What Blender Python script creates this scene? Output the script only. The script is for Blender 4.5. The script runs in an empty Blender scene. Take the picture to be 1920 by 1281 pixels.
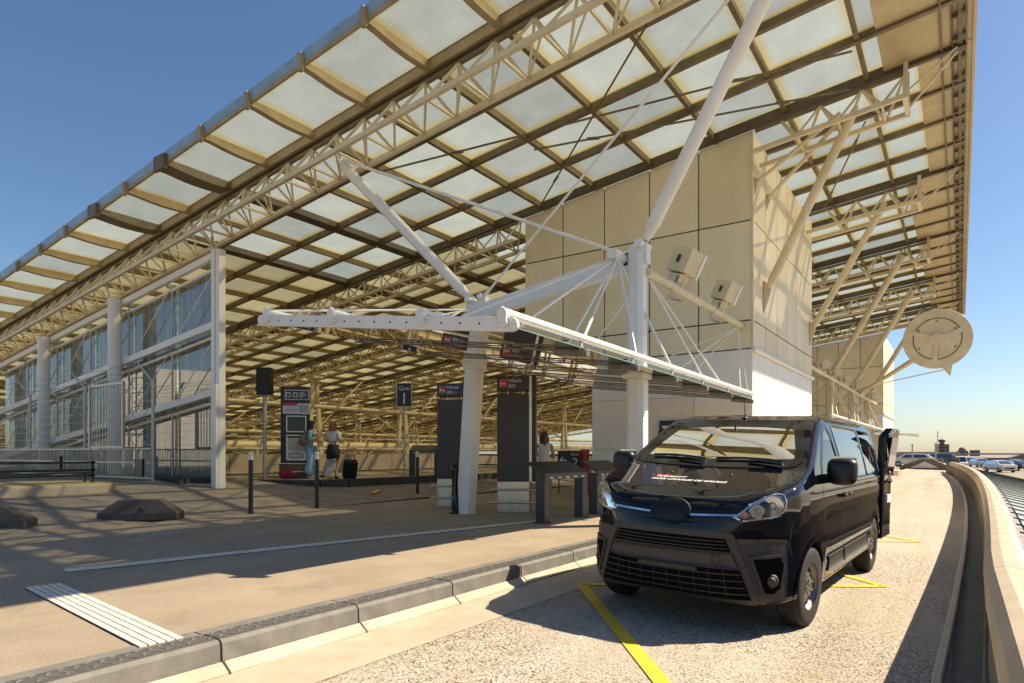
import bpy, bmesh, math, random
import numpy as np
from mathutils import Vector, Matrix
random.seed(7)
R = math.radians
SC = bpy.context.scene
COL = SC.collection

# ------------------------------------------------------------------ camera, sky, sun, exposure
cam_d = bpy.data.cameras.new('camera'); cam = bpy.data.objects.new('camera', cam_d); COL.objects.link(cam)
cam.location = (0, 0, 1.2); cam.rotation_euler = (R(90), 0, R(34.55))
cam_d.sensor_width = 36; cam_d.lens = 36*1220/1920; cam_d.shift_y = (849-640.5)/1920
cam_d.clip_start = .05; cam_d.clip_end = 4000
SC.camera = cam
SUN = Vector((.69, .70, 1.0)).normalized()
W = bpy.data.worlds.new('World'); SC.world = W; W.use_nodes = True
nt = W.node_tree; nt.nodes.clear()
sky = nt.nodes.new('ShaderNodeTexSky'); sky.sky_type = 'NISHITA'; sky.sun_disc = False
sky.sun_elevation = R(45.5); sky.sun_rotation = math.atan2(.69, .70)
sky.air_density = 1.0; sky.dust_density = .75; sky.ozone_density = 3.0; sky.altitude = 100
bg = nt.nodes.new('ShaderNodeBackground'); bg.inputs[1].default_value = .067
wo = nt.nodes.new('ShaderNodeOutputWorld')
hs = nt.nodes.new('ShaderNodeHueSaturation'); hs.inputs['Saturation'].default_value = 1.1; nt.links.new(sky.outputs[0], hs.inputs['Color']); nt.links.new(hs.outputs[0], bg.inputs[0]); nt.links.new(bg.outputs[0], wo.inputs[0])
sl = bpy.data.lights.new('sun', 'SUN'); sl.energy = 5.0; sl.angle = R(.53); sl.color = (1, .86, .66)
so = bpy.data.objects.new('sun', sl); COL.objects.link(so); so.location = (20, 20, 40)
so.rotation_euler = SUN.to_track_quat('Z', 'Y').to_euler()
vs = SC.view_settings; vs.view_transform = 'Standard'; vs.look = 'None'; vs.exposure = 1.0; vs.gamma = 1
SC.render.engine = 'CYCLES'
SC.cycles.max_bounces = 8; SC.cycles.transparent_max_bounces = 16; SC.cycles.glossy_bounces = 4
SC.cycles.transmission_bounces = 6; SC.cycles.diffuse_bounces = 4

# ------------------------------------------------------------------ helpers
class MB:
    """collects simple solids; build() links them as one mesh object"""
    def __init__(s): s.v = []; s.f = []; s.sm = []
    def add(s, vs, fs, smooth=False):
        o = len(s.v); s.v += [tuple(v) for v in vs]; s.f += [tuple(i+o for i in f) for f in fs]; s.sm += [smooth]*len(fs); return s
    def box(s, c, d, rz=0, M=None):
        hx, hy, hz = d[0]/2, d[1]/2, d[2]/2
        P = [Vector((x*hx, y*hy, z*hz)) for z in (-1, 1) for y in (-1, 1) for x in (-1, 1)]
        if rz: Q = Matrix.Rotation(rz, 3, 'Z'); P = [Q@p for p in P]
        if M: P = [M@p for p in P]
        c = Vector(c)
        return s.add([p+c for p in P], [(0, 2, 3, 1), (4, 5, 7, 6), (0, 1, 5, 4), (2, 6, 7, 3), (0, 4, 6, 2), (1, 3, 7, 5)])
    def bb(s, a, b):
        return s.box([(a[i]+b[i])/2 for i in range(3)], [abs(b[i]-a[i]) for i in range(3)])
    def frame(s, p0, p1, up=(0, 0, 1)):
        p0, p1 = Vector(p0), Vector(p1); t = (p1-p0).normalized(); u = Vector(up)
        if abs(t.dot(u)) > .98: u = Vector((0, 1, 0))
        n = t.cross(u).normalized(); return p0, p1, t, n, n.cross(t)
    def bar(s, p0, p1, w, h, up=(0, 0, 1), w2=None, h2=None):
        p0, p1, t, n, b = s.frame(p0, p1, up); w2 = w if w2 is None else w2; h2 = h if h2 is None else h2
        vs = [p0+n*x*w/2+b*z*h/2 for z in (-1, 1) for x in (-1, 1)]+[p1+n*x*w2/2+b*z*h2/2 for z in (-1, 1) for x in (-1, 1)]
        return s.add(vs, [(0, 1, 3, 2), (4, 6, 7, 5), (0, 4, 5, 1), (2, 3, 7, 6), (0, 2, 6, 4), (1, 5, 7, 3)])
    def tube(s, p0, p1, r, n=8, r2=None, cap=True):
        p0, p1, t, u, b = s.frame(p0, p1); r2 = r if r2 is None else r2
        vs = []
        for p, q in ((p0, r), (p1, r2)):
            for i in range(n):
                a = 2*math.pi*i/n; vs.append(p+u*math.cos(a)*q+b*math.sin(a)*q)
        s.add(vs, [(i, (i+1) % n, n+(i+1) % n, n+i) for i in range(n)], True)
        if cap: s.add(vs[:n], [tuple(range(n))[::-1]]); s.add(vs[n:], [tuple(range(n))])
        return s
    def path(s, pts, r, n=6):
        for a, b in zip(pts[:-1], pts[1:]): s.tube(a, b, r, n)
        return s
    def lathe(s, prof, n=16, c=(0, 0, 0), axis='Z', cap=True):
        vs = []
        for (r, z) in prof:
            for i in range(n):
                a = 2*math.pi*i/n; p = (r*math.cos(a), r*math.sin(a), z)
                if axis == 'X': p = (p[2], p[0], p[1])
                if axis == 'Y': p = (p[0], p[2], p[1])
                vs.append((p[0]+c[0], p[1]+c[1], p[2]+c[2]))
        m = len(prof)
        s.add(vs, [(j*n+i, j*n+(i+1) % n, (j+1)*n+(i+1) % n, (j+1)*n+i) for j in range(m-1) for i in range(n)], True)
        if cap: s.add(vs[:n], [tuple(range(n))[::-1]]); s.add(vs[-n:], [tuple(range(n))])
        return s
    def prism(s, pts, d, f=None):
        """closed outline pts (3D) extruded by vector d"""
        n = len(pts); d = Vector(d); P = [Vector(p) for p in pts]
        return s.add(P+[p+d for p in P], [tuple(range(n))[::-1], tuple(range(n, 2*n))]+[(i, (i+1) % n, n+(i+1) % n, n+i) for i in range(n)])
    def ball(s, c, r, n=10, m=7):
        r = (r, r, r) if not hasattr(r, '__len__') else r
        vs = [(c[0]+r[0]*math.sin(math.pi*j/m)*math.cos(2*math.pi*i/n), c[1]+r[1]*math.sin(math.pi*j/m)*math.sin(2*math.pi*i/n), c[2]+r[2]*math.cos(math.pi*j/m)) for j in range(m+1) for i in range(n)]
        return s.add(vs, [(j*n+i, (j+1)*n+i, (j+1)*n+(i+1) % n, j*n+(i+1) % n) for j in range(m) for i in range(n)], True)
    def mesh(s, name):
        me = bpy.data.meshes.new(name); me.from_pydata(s.v, [], s.f); me.update()
        me.polygons.foreach_set('use_smooth', s.sm); return me
    def build(s, name, mat, parent=None, bevel=0, **kw):
        return obj(name, s.mesh(name), mat, parent, bevel, **kw)

def obj(name, me, mat, parent=None, bevel=0, **kw):
    o = bpy.data.objects.new(name, me); COL.objects.link(o)
    if mat and not me.materials: me.materials.append(mat)
    if parent: o.parent = parent
    if bevel:
        b = o.modifiers.new('bevel', 'BEVEL'); b.width = bevel; b.segments = 2; b.limit_method = 'ANGLE'; b.angle_limit = R(40)
    return tag(o, **kw)
def tag(o, label=None, cat=None, group=None, kind=None):
    if label: o['label'] = label
    if cat: o['category'] = cat
    if group: o['group'] = group
    if kind: o['kind'] = kind
    return o
def thing(name, loc, label, cat, rz=0, group=None):
    o = bpy.data.objects.new(name, None); COL.objects.link(o); o.location = loc; o.rotation_euler = (0, 0, rz); o.empty_display_size = .2
    return tag(o, label, cat, group)
def copy_tree(o, loc=None, rz=None, label=None, parent=None):
    c = o.copy(); COL.objects.link(c); c.parent = parent
    if loc is not None: c.location = loc
    if rz is not None: c.rotation_euler = (0, 0, rz)
    if label: c['label'] = label
    for ch in o.children: copy_tree(ch, parent=c)
    return c
def ground_struct(name, mb, mat): return mb.build(name, mat, kind='structure')

# ------------------------------------------------------------------ materials
def newmat(name):
    m = bpy.data.materials.new(name); m.use_nodes = True; t = m.node_tree
    return m, t, t.nodes['Principled BSDF']
def N(t, typ, **kw):
    n = t.nodes.new('ShaderNode'+typ)
    for k, v in kw.items():
        if k.startswith('i_'):
            k = k[2:]; n.inputs[int(k) if k.isdigit() else k].default_value = v
        else: setattr(n, k, v)
    return n
def surf(name, c1, c2=None, scale=3, rough=.7, metal=0, bump=0, bscale=60, coat=0, stain=None, detail=5, spec=.5, contrast=(.35, .65), spots=None):
    """two-tone noise colour + fine bump; world/object coordinates"""
    m, t, p = newmat(name); L = t.links.new
    tc = N(t, 'TexCoord')
    p.inputs['Roughness'].default_value = rough; p.inputs['Metallic'].default_value = metal
    p.inputs['Coat Weight'].default_value = coat; p.inputs['Specular IOR Level'].default_value = spec
    c2 = c2 or tuple(min(1, x*.82) for x in c1)
    nz = N(t, 'TexNoise', i_Scale=scale, i_Detail=detail, i_Roughness=.6); L(tc.outputs['Object'], nz.inputs['Vector'])
    rp = N(t, 'ValToRGB'); rp.color_ramp.elements[0].position, rp.color_ramp.elements[1].position = contrast
    rp.color_ramp.elements[0].color = (*c2, 1); rp.color_ramp.elements[1].color = (*c1, 1)
    L(nz.outputs['Fac'], rp.inputs[0]); out = rp.outputs[0]
    if stain:
        n2 = N(t, 'TexNoise', i_Scale=stain[1], i_Detail=6, i_Roughness=.7); L(tc.outputs['Object'], n2.inputs['Vector'])
        r2 = N(t, 'ValToRGB'); r2.color_ramp.elements[0].position = stain[2]; r2.color_ramp.elements[1].position = stain[2]+.18
        L(n2.outputs['Fac'], r2.inputs[0]); mx = N(t, 'MixRGB'); L(r2.outputs[0], mx.inputs[0]); L(out, mx.inputs[1]); mx.inputs[2].default_value = (*stain[0], 1); out = mx.outputs[0]
    if spots:
        vo = N(t, 'TexVoronoi', i_Scale=spots[0]); L(tc.outputs['Object'], vo.inputs['Vector']); sr = N(t, 'MapRange', i_1=.03, i_2=.05, i_3=.5, i_4=0.0); L(vo.outputs['Distance'], sr.inputs[0])
        ms = N(t, 'MixRGB', i_2=(*spots[1], 1)); L(sr.outputs[0], ms.inputs[0]); L(out, ms.inputs[1]); out = ms.outputs[0]
    L(out, p.inputs['Base Color'])
    if bump:
        nb = N(t, 'TexNoise', i_Scale=bscale, i_Detail=3); L(tc.outputs['Object'], nb.inputs['Vector'])
        b = N(t, 'Bump', i_Strength=bump, i_Distance=.01); L(nb.outputs['Fac'], b.inputs['Height']); L(b.outputs[0], p.inputs['Normal'])
    return m
def thin_glass(name, tint, ior=1.5, rough=.01, gloss=(1, 1, 1), base=0.0, painted_sheen=None):
    m, t, p = newmat(name); t.nodes.remove(p); L = t.links.new; out = t.nodes['Material Output']
    tr = N(t, 'BsdfTransparent', i_Color=(*tint, 1)); gl = N(t, 'BsdfGlossy', i_Roughness=rough, i_Color=(*gloss, 1))
    fr = N(t, 'Fresnel', i_IOR=ior); mx = N(t, 'MixShader'); mm = N(t, 'Math', operation='ADD', i_1=base, use_clamp=True)
    L(fr.outputs[0], mm.inputs[0]); L(mm.outputs[0], mx.inputs[0]); L(gl.outputs[0], mx.inputs[2]); L(mx.outputs[0], out.inputs[0])
    if painted_sheen:  # streaky diffuse film that paints a sheen into the glass colour
        df = N(t, 'BsdfDiffuse', i_Color=(*painted_sheen[0], 1)); tl = N(t, 'BsdfTranslucent', i_Color=(*painted_sheen[0], 1)); ad = N(t, 'MixShader', i_0=.5); L(df.outputs[0], ad.inputs[1]); L(tl.outputs[0], ad.inputs[2])
        tc = N(t, 'TexCoord'); mp = N(t, 'Mapping'); mp.inputs['Scale'].default_value = (6, 6, .5); L(tc.outputs['Object'], mp.inputs[0]); nz = N(t, 'TexNoise', i_Scale=1.5, i_Detail=5); L(mp.outputs[0], nz.inputs['Vector'])
        ml = N(t, 'Math', operation='MULTIPLY', i_1=painted_sheen[1]*2); L(nz.outputs['Fac'], ml.inputs[0]); md = N(t, 'MixShader'); L(ml.outputs[0], md.inputs[0]); L(tr.outputs[0], md.inputs[1]); L(ad.outputs[0], md.inputs[2]); L(md.outputs[0], mx.inputs[1])
    else: L(tr.outputs[0], mx.inputs[1])
    return m
M = {}
M['pave'] = surf('paving_asphalt_tan', (.36, .285, .2), (.29, .225, .155), 1.3, .9, bump=.8, bscale=140, stain=((.22, .17, .12), .9, .58), spots=(1.7, (.1, .085, .07)))
M['lane'] = surf('lane_asphalt', (.3, .245, .18), (.2, .165, .125), 2.2, .85, bump=.4, bscale=120)
M['concrete'] = surf('concrete_warm', (.52, .44, .33), (.4, .33, .24), 2.5, .85, bump=.35, bscale=90, stain=((.3, .24, .17), 1.4, .62))
M['apron'] = surf('kerb_apron', (.47, .395, .29), (.38, .315, .23), 3.0, .8, bump=.3, bscale=120)
M['kerb'] = surf('kerb_stone_grey', (.2, .185, .16), (.14, .13, .115), 5, .75, bump=.35, bscale=120)
M['tread'] = surf('tread_plate_grey', (.1, .093, .082), (.075, .07, .062), 12, .7)
M['rimsteel'] = surf('wheel_steel', (.3, .28, .26), (.22, .2, .18), 8, .42, metal=.9)
M['kerb_dark'] = surf('kerb_stone_dark', (.07, .065, .06), (.045, .043, .04), 5, .8, bump=.3)
M['wall_conc'] = surf('parapet_concrete', (.22, .18, .13), (.15, .125, .09), 4, .85, bump=.4, bscale=70, stain=((.1, .08, .058), 2.2, .6))
M['cap'] = surf('parapet_cap', (.5, .41, .29), (.42, .34, .24), 3, .55, bump=.15)
M['beige'] = surf('cladding_beige', (.78, .675, .47), (.71, .61, .415), 1.2, .5, bump=.08, bscale=40, stain=((.62, .51, .33), .8, .66))
M['beige3'] = surf('cladding_beige_c', (.74, .635, .43), (.67, .57, .375), 1.6, .5, bump=.08, bscale=40, stain=((.56, .46, .29), 1.1, .63))
M['beige2'] = surf('cladding_beige_b', (.8, .69, .485), (.73, .625, .43), 1.2, .5, bump=.08, bscale=40)
M['whitewall'] = surf('cladding_white', (.82, .78, .71), (.75, .71, .64), 1.5, .45, bump=.05)
M['white'] = surf('painted_steel_white', (.8, .77, .71), (.73, .7, .63), 2, .38, bump=.04, bscale=30)
M['cream'] = surf('painted_steel_cream', (.68, .59, .4), (.58, .49, .31), 3, .45, bump=.05)
M['beam'] = surf('roof_beam_tan', (.19, .145, .075), (.12, .09, .045), 2.4, .55, bump=.1, stain=((.08, .058, .03), 3, .6))
M['tan'] = surf('roof_rib_tan', (.42, .335, .19), (.31, .24, .13), 2.4, .55, bump=.1, stain=((.16, .12, .06), 3, .62))
M['grilleblack'] = surf('grille_black', (.004, .004, .004), None, 2, .9, spec=.1)
M['darkbeam'] = surf('roof_beam_dark', (.12, .09, .055), (.075, .056, .035), 2, .6)
M['eavepanel'] = surf('eave_panel_tan', (.5, .4, .22), (.4, .31, .16), 1.6, .5, stain=((.26, .19, .09), 2.2, .6))
M['black'] = surf('black_steel', (.022, .022, .024), (.016, .016, .018), 4, .42, bump=.05)
M['anthracite'] = surf('anthracite_panel', (.034, .033, .034), (.026, .026, .027), 2, .38)
M['blackgloss'] = surf('black_gloss', (.008, .008, .009), None, 2, .08)
M['steel'] = surf('brushed_steel', (.55, .52, .48), (.45, .42, .39), 8, .28, metal=1, bump=.05)
M['galv'] = surf('galvanised_steel', (.5, .48, .44), (.4, .38, .35), 8, .45, metal=.6)
M['greysteel'] = surf('grey_paint', (.36, .34, .31), None, 3, .5)
M['whitepaint'] = surf('road_paint_white', (.72, .66, .56), (.58, .52, .43), 9, .7, bump=.3, bscale=120)
M['groove'] = surf('groove_black', (.03, .027, .024), None, 9, .9)
M['yellow'] = surf('road_paint_yellow', (.78, .5, .035), (.66, .41, .03), 8, .65, bump=.3, bscale=140)
M['fascia'] = surf('glass_edge_blue', (.3, .42, .5), (.22, .33, .4), 3, .2)
M['sign_white'] = surf('sign_white', (.8, .8, .78), None, 2, .4)
M['sign_red'] = surf('sign_red', (.62, .05, .045), None, 2, .4)
M['pink'] = surf('poster_pink', (.6, .02, .1), None, 2, .4)
M['poster'] = surf('poster_paper', (.66, .67, .66), (.5, .52, .53), 18, .4)
M['rubber'] = surf('rubber', (.018, .017, .016), (.03, .026, .022), 8, .8, bump=.2)
M['skin'] = surf('skin', (.5, .3, .2), None, 8, .5)
M['orangewood'] = surf('island_ochre', (.5, .36, .17), (.42, .3, .14), 3, .8)

def aggregate():
    m, t, p = newmat('exposed_aggregate_road'); L = t.links.new; tc = N(t, 'TexCoord')
    v = N(t, 'TexVoronoi', i_Scale=82.0); L(tc.outputs['Object'], v.inputs['Vector'])
    sp = N(t, 'SeparateColor'); L(v.outputs['Color'], sp.inputs[0])
    r = N(t, 'ValToRGB'); cr = r.color_ramp; cr.interpolation = 'CONSTANT'
    cr.elements[0].position = 0; cr.elements[0].color = (.07, .06, .055, 1); cr.elements[1].position = .2; cr.elements[1].color = (.3, .25, .19, 1)
    for q, c in ((.36, (.4, .345, .27)), (.6, (.48, .415, .325)), (.85, (.56, .49, .4))):
        e = cr.elements.new(q); e.color = (*c, 1)
    L(sp.outputs[0], r.inputs[0])
    n = N(t, 'TexNoise', i_Scale=.55, i_Detail=5); L(tc.outputs['Object'], n.inputs['Vector'])
    r2 = N(t, 'ValToRGB'); r2.color_ramp.elements[0].position = .4; r2.color_ramp.elements[1].position = .62
    L(n.outputs['Fac'], r2.inputs[0])
    mx = N(t, 'MixRGB', i_2=(.44, .38, .295, 1)); ml = N(t, 'Math', operation='MULTIPLY', i_1=.6); L(r2.outputs[0], ml.inputs[0]); L(ml.outputs[0], mx.inputs[0]); L(r.outputs[0], mx.inputs[1])
    # worn dusty tracks: large soft streaks along the road
    mp = N(t, 'Mapping'); mp.inputs['Scale'].default_value = (1.1, .06, 1); L(tc.outputs['Object'], mp.inputs[0])
    n3 = N(t, 'TexNoise', i_Scale=1.3, i_Detail=4); L(mp.outputs[0], n3.inputs['Vector'])
    r3 = N(t, 'ValToRGB'); r3.color_ramp.elements[0].position = .45; r3.color_ramp.elements[1].position = .7; L(n3.outputs['Fac'], r3.inputs[0])
    m3 = N(t, 'MixRGB', blend_type='MULTIPLY', i_2=(.8, .76, .7, 1)); L(r3.outputs[0], m3.inputs[0]); L(mx.outputs[0], m3.inputs[1])
    L(m3.outputs[0], p.inputs['Base Color']); p.inputs['Roughness'].default_value = .8
    b = N(t, 'Bump', i_Strength=.5, i_Distance=.008); L(v.outputs['Distance'], b.inputs['Height']); L(b.outputs[0], p.inputs['Normal'])
    return m
M['road'] = aggregate()

def roof_pane(name, c_mid, c_edge, t_mid, t_edge, fac):
    """frosted roof glass: part see-through, part diffusing, yellow dirt along the pane edges (UV 0..1 per pane)"""
    m, t, p = newmat(name); t.nodes.remove(p); L = t.links.new; out = t.nodes['Material Output']
    uv = N(t, 'UVMap'); sx = N(t, 'SeparateXYZ'); L(uv.outputs[0], sx.inputs[0])
    def edge(o):
        a = N(t, 'Math', operation='SUBTRACT', i_1=.5); L(o, a.inputs[0]); b = N(t, 'Math', operation='ABSOLUTE'); L(a.outputs[0], b.inputs[0]); return b.outputs[0]
    mxn = N(t, 'Math', operation='MAXIMUM'); L(edge(sx.outputs[0]), mxn.inputs[0]); L(edge(sx.outputs[1]), mxn.inputs[1])
    tc = N(t, 'TexCoord'); nz = N(t, 'TexNoise', i_Scale=2.5, i_Detail=5); L(tc.outputs['Object'], nz.inputs['Vector'])
    ad = N(t, 'Math', operation='MULTIPLY_ADD', i_1=.1, i_2=-.05); L(nz.outputs['Fac'], ad.inputs[0])
    sm = N(t, 'Math', operation='ADD'); L(mxn.outputs[0], sm.inputs[0]); L(ad.outputs[0], sm.inputs[1])
    mr = N(t, 'MapRange', i_1=.36, i_2=.5); L(sm.outputs[0], mr.inputs[0])
    # fine ribbing of the wired glass
    wv = N(t, 'TexWave', i_Scale=14.0, i_Distortion=.6); L(tc.outputs['Object'], wv.inputs['Vector'])
    ct = N(t, 'MixRGB', i_1=(*c_mid, 1), i_2=(*c_edge, 1)); L(mr.outputs[0], ct.inputs[0])
    cw = N(t, 'MixRGB', blend_type='MULTIPLY', i_0=.25); L(ct.outputs[0], cw.inputs[1]); L(wv.outputs['Color'], cw.inputs[2])
    oi = N(t, 'ObjectInfo'); vr = N(t, 'MapRange', i_3=.72, i_4=1.15); L(oi.outputs['Random'], vr.inputs[0])
    n4 = N(t, 'TexNoise', i_Scale=.9, i_Detail=6, i_Roughness=.7); L(tc.outputs['Object'], n4.inputs['Vector']); r4 = N(t, 'MapRange', i_1=.35, i_2=.65, i_3=.86, i_4=1.06); L(n4.outputs['Fac'], r4.inputs[0])
    vm = N(t, 'Math', operation='MULTIPLY'); L(vr.outputs[0], vm.inputs[0]); L(r4.outputs[0], vm.inputs[1])
    cv = N(t, 'MixRGB', blend_type='MULTIPLY', i_0=1.0); L(cw.outputs[0], cv.inputs[1]); L(vm.outputs[0], cv.inputs[2])
    tl = N(t, 'BsdfTranslucent'); L(cv.outputs[0], tl.inputs[0])
    tp = N(t, 'BsdfTransparent'); tpc = N(t, 'MixRGB', i_1=(*t_mid, 1), i_2=(*t_edge, 1)); L(mr.outputs[0], tpc.inputs[0]); L(tpc.outputs[0], tp.inputs[0])
    m1 = N(t, 'MixShader', i_0=fac); L(tl.outputs[0], m1.inputs[1]); L(tp.outputs[0], m1.inputs[2])
    gl = N(t, 'BsdfGlossy', i_Roughness=.25); m2 = N(t, 'MixShader', i_0=.05); L(m1.outputs[0], m2.inputs[1]); L(gl.outputs[0], m2.inputs[2])
    L(m2.outputs[0], out.inputs[0]); return m
M['roofpane'] = roof_pane('frosted_roof_glass', (.37, .395, .33), (.4, .32, .11), (.72, .74, .62), (.5, .42, .2), .32)
M['roofpane2'] = roof_pane('frosted_roof_glass_grimy', (.3, .25, .115), (.22, .165, .055), (.6, .55, .36), (.4, .3, .12), .3)
M['screen'] = thin_glass('screen_glass', (.8, .86, .8), 1.6, .02, base=.03, painted_sheen=((.66, .7, .6), .42))  # pale film painted in for the bright sky the panes reflect
M['canopyglass'] = thin_glass('canopy_glass', (.76, .88, .79), 1.75, .01, base=.04, painted_sheen=((.42, .56, .44), .17))  # green film painted in for the sheen of the canopy glass
M['carglass'] = thin_glass('vehicle_glass', (.7, .75, .7), 1.5, .005, base=.0)
M['privacy'] = thin_glass('vehicle_privacy_glass', (.05, .055, .055), 1.75, .005, base=.12)
M['lens'] = thin_glass('lamp_lens', (.93, .94, .95), 1.45, .01)

def text(s, size, mat, parent, loc, rot=(R(90), 0, 0), ext=.002, align='LEFT', name='lettering', shear=0, bold=0):
    cu = bpy.data.curves.new('t', 'FONT'); cu.body = s; cu.size = size; cu.extrude = ext; cu.offset = bold; cu.align_x = align; cu.shear = shear; cu.resolution_u = 3
    o = bpy.data.objects.new('t', cu); COL.objects.link(o)
    dg = bpy.context.evaluated_depsgraph_get(); me = bpy.data.meshes.new_from_object(o.evaluated_get(dg)); bpy.data.objects.remove(o)
    me.materials.clear(); me.materials.append(mat)
    q = bpy.data.objects.new(name, me); COL.objects.link(q); q.parent = parent; q.location = loc; q.rotation_euler = rot
    return q
# ================================================================== THE SETTING (world X = across the street, Y = along it)
def zr(x): return -.2-.033*(x+3.9)             # carriageway crossfall
def zl(x): return min(.5, -.06+.1*(-11.5-x))          # inner lane rises to the left
g = MB(); g.bb((-1500, -800, -1.6), (1500, 2500, -1.2)); ground_struct('ground', g, M['lane'])
# pavement slab (kerb line x=-3.9)
g = MB(); g.bb((-11.5, -12, -.5), (-4.22, 64, 0)); ground_struct('pavement', g, M['pave'])
# carriageway
g = MB()
xs = [-3.28, -1.6, .3]
g.add([(x, y, zr(x)) for y in (-12, 66) for x in xs], [(i, i+1, i+4, i+3) for i in range(2)]); ground_struct('road', g, M['road'])
g = MB(); g.add([(x, y, zr(x)+.004) for y in (-12, 66) for x in (-3.86, -3.27)], [(0, 1, 3, 2)]); ground_struct('road_edge_apron', g, M['apron'])
# far forecourt beyond the road end
g = MB(); g.bb((-60, 66.02, -.7), (-.5, 130, -.36)); ground_struct('far_forecourt', g, M['concrete'])
# inner bus lane, rising to the left
g = MB()
g.add([(x, y, zl(x)) for y in (-12, 80) for x in (-11.52, -17.1, -34)], [(1, 0, 3, 4), (2, 1, 4, 5)]); ground_struct('bus_lane', g, M['lane'])
# kerb of the main pavement: single stones
K = thing('pavement_kerb', (-3.9, 0, 0), 'long grey stone kerb along the taxi road with studded top', 'kerb')
def kerbstone(L):
    m = MB(); w = .32
    prof = [(-w, -.4), (0.03, -.4), (.012, -.02), (-.012, 0.002), (-w, 0.004)]
    m.prism([(x, 0.008, z) for x, z in prof], (0, L-.016, 0)); return m.mesh('kerb_stone')
me = kerbstone(1.15); me.materials.append(M['kerb'])
top = MB()
for j in range(17):
    for i in range(3):
        cy = .03+j*.067; cx = -.06-.05*i-.02*(j % 2)
        top.bar((cx, cy, .006), (cx+(.03 if (i+j) % 2 else -.03), cy+.04, .006), .008, .01)
tread = top.mesh('stud_tread'); tread.materials.append(M['kerb'])
plate = MB().bb((-.2, .01, .003), (-.03, 1.14, .0065)).mesh('tread_plate'); plate.materials.append(M['tread'])
for k in range(-3, 36):
    y = .07+k*1.15
    o = obj('kerb_stone', me, None, K); o.location = (0, y, random.uniform(-.003, .003))
    if k < 12:
        p = obj('tread_plate', plate, None, o); q = obj('stud_tread', tread, None, o)
g = MB()
for k in range(-3, 12):
    y = .07+k*1.15; g.prism([(.02, y+.01, -.3), (.02, y+.01, -.135), (.035, y+.01, -.13), (.11, y+.01, -.185), (.11, y+.01, -.3)], (0, 1.13, 0))
g.build('gutter_strip', M['concrete'], K)
# tactile guide strips: raised white ribs
def ribs(name, p0, p1, width, n, label):
    t = thing(name, (p0[0], p0[1], 0), label, 'tactile strip'); p0, p1 = Vector((*p0, 0)), Vector((*p1, 0)); d = (p1-p0); nn = Vector((-d.y, d.x, 0)).normalized()
    MB().bar(Vector((0, 0, .003)), d+Vector((0, 0, .003)), width, .006).build('base_strip', M['groove'], t)
    w = width/n
    for i in range(n):
        off = nn*((i+.5)*w-width/2)+Vector((0, 0, .008)); MB().bar(off, d+off, w*.8, .01).build('rib', M['whitepaint'], t)
ribs('tactile_strip', (-7.45, 2.85), (-6.0, 9.9), .2, 4, 'long white ribbed guide strip running along the pavement')
ribs('tactile_strip', (-6.78, 2.42), (-4.13, 2.12), .27, 5, 'short white ribbed guide strip ending at the kerb')
# painted markings on the road: yellow zigzag
zz = [(-.62, 2.8), (-3.35, 6.18), (-.7, 8.4), (-3.35, 10.7), (-.56, 12.95), (-3.35, 15.2)]
g = MB()
for (x0, y0), (x1, y1) in zip(zz[:-1], zz[1:]):
    d = Vector((x1-x0, y1-y0, 0)).normalized(); n = Vector((-d.y, d.x, 0))*.06
    k = 12
    for i in range(k):
        a = Vector((x0+(x1-x0)*i/k, y0+(y1-y0)*i/k, 0)); b = Vector((x0+(x1-x0)*(i+1)/k, y0+(y1-y0)*(i+1)/k, 0))
        g.add([Vector((p.x, p.y, zr(p.x)+.008)) for p in (a+n, a-n, b-n, b+n)], [(0, 1, 2, 3)])
g.build('yellow_zigzag_marking', M['yellow'], label='yellow zigzag line painted on the road under the van', cat='road marking')
g = MB()
for x0, y0, x1, y1 in ((-12.9, 12.2, -13.5, 13.0),): g.bar((x0, y0, zl(-13)+.03), (x1, y1, zl(-13.3)+.04), .14, .006)
g.build('yellow_lane_mark', M['yellow'], label='short yellow dash painted on the inner bus lane', cat='road marking')

# ---- right hand side: low kerb strip, drain channel, curved parapet, sloping glass
def curve_x(y): return .26-.0009*(max(y, 5)-22)**2
def sweep(prof, ys, base=0):
    m = MB(); n = len(prof)
    vs = [(x+curve_x(y)+base, y, z) for y in ys for x, z in prof]
    m.add(vs, [(j*n+i, (j+1)*n+i, (j+1)*n+(i+1) % n, j*n+(i+1) % n) for j in range(len(ys)-1) for i in range(n)])
    m.add(vs[:n], [tuple(range(n))]); m.add(vs[-n:], [tuple(range(n))[::-1]]); return m
YS = [-3+1.0*i for i in range(18)]+[15+1.0*i for i in range(46)]
z0 = -.33
sweep([(-.15, z0-.1), (-.15, z0+.09), (-.14, z0+.1), (-.1, z0+.1), (-.09, z0+.09), (-.09, z0-.1)], YS).build('drain_kerb', M['cap'], label='narrow pale concrete upstand beside the drain channel', cat='kerb')
PW = thing('parapet_wall', (.3, 0, z0), 'low curving concrete parapet with rounded cap along the road', 'parapet')
def pch(prof, mat, name, ys, gap=.0):
    m = sweep(prof, ys); o = m.build(name, mat, PW); o.location = (-.3, 0, -z0); return o
pch([(.14, z0-.2), (.14, z0+.1), (.16, z0+.62), (.27, z0+.78), (.36, z0+.78), (.36, z0-.2)], M['wall_conc'], 'wall', YS)
seg = 2.3
for k in range(-1, 24):
    a, b = k*seg+.006, (k+1)*seg-.006; ys = [a+(b-a)*i/3 for i in range(4)]
    pch([(.122, z0+.64), (.116, z0+.75), (.128, z0+.82), (.16, z0+.875), (.21, z0+.89), (.29, z0+.885), (.335, z0+.86), (.345, z0+.8), (.3, z0+.78), (.26, z0+.7)], M['cap'], 'cap_stone', ys)
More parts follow.
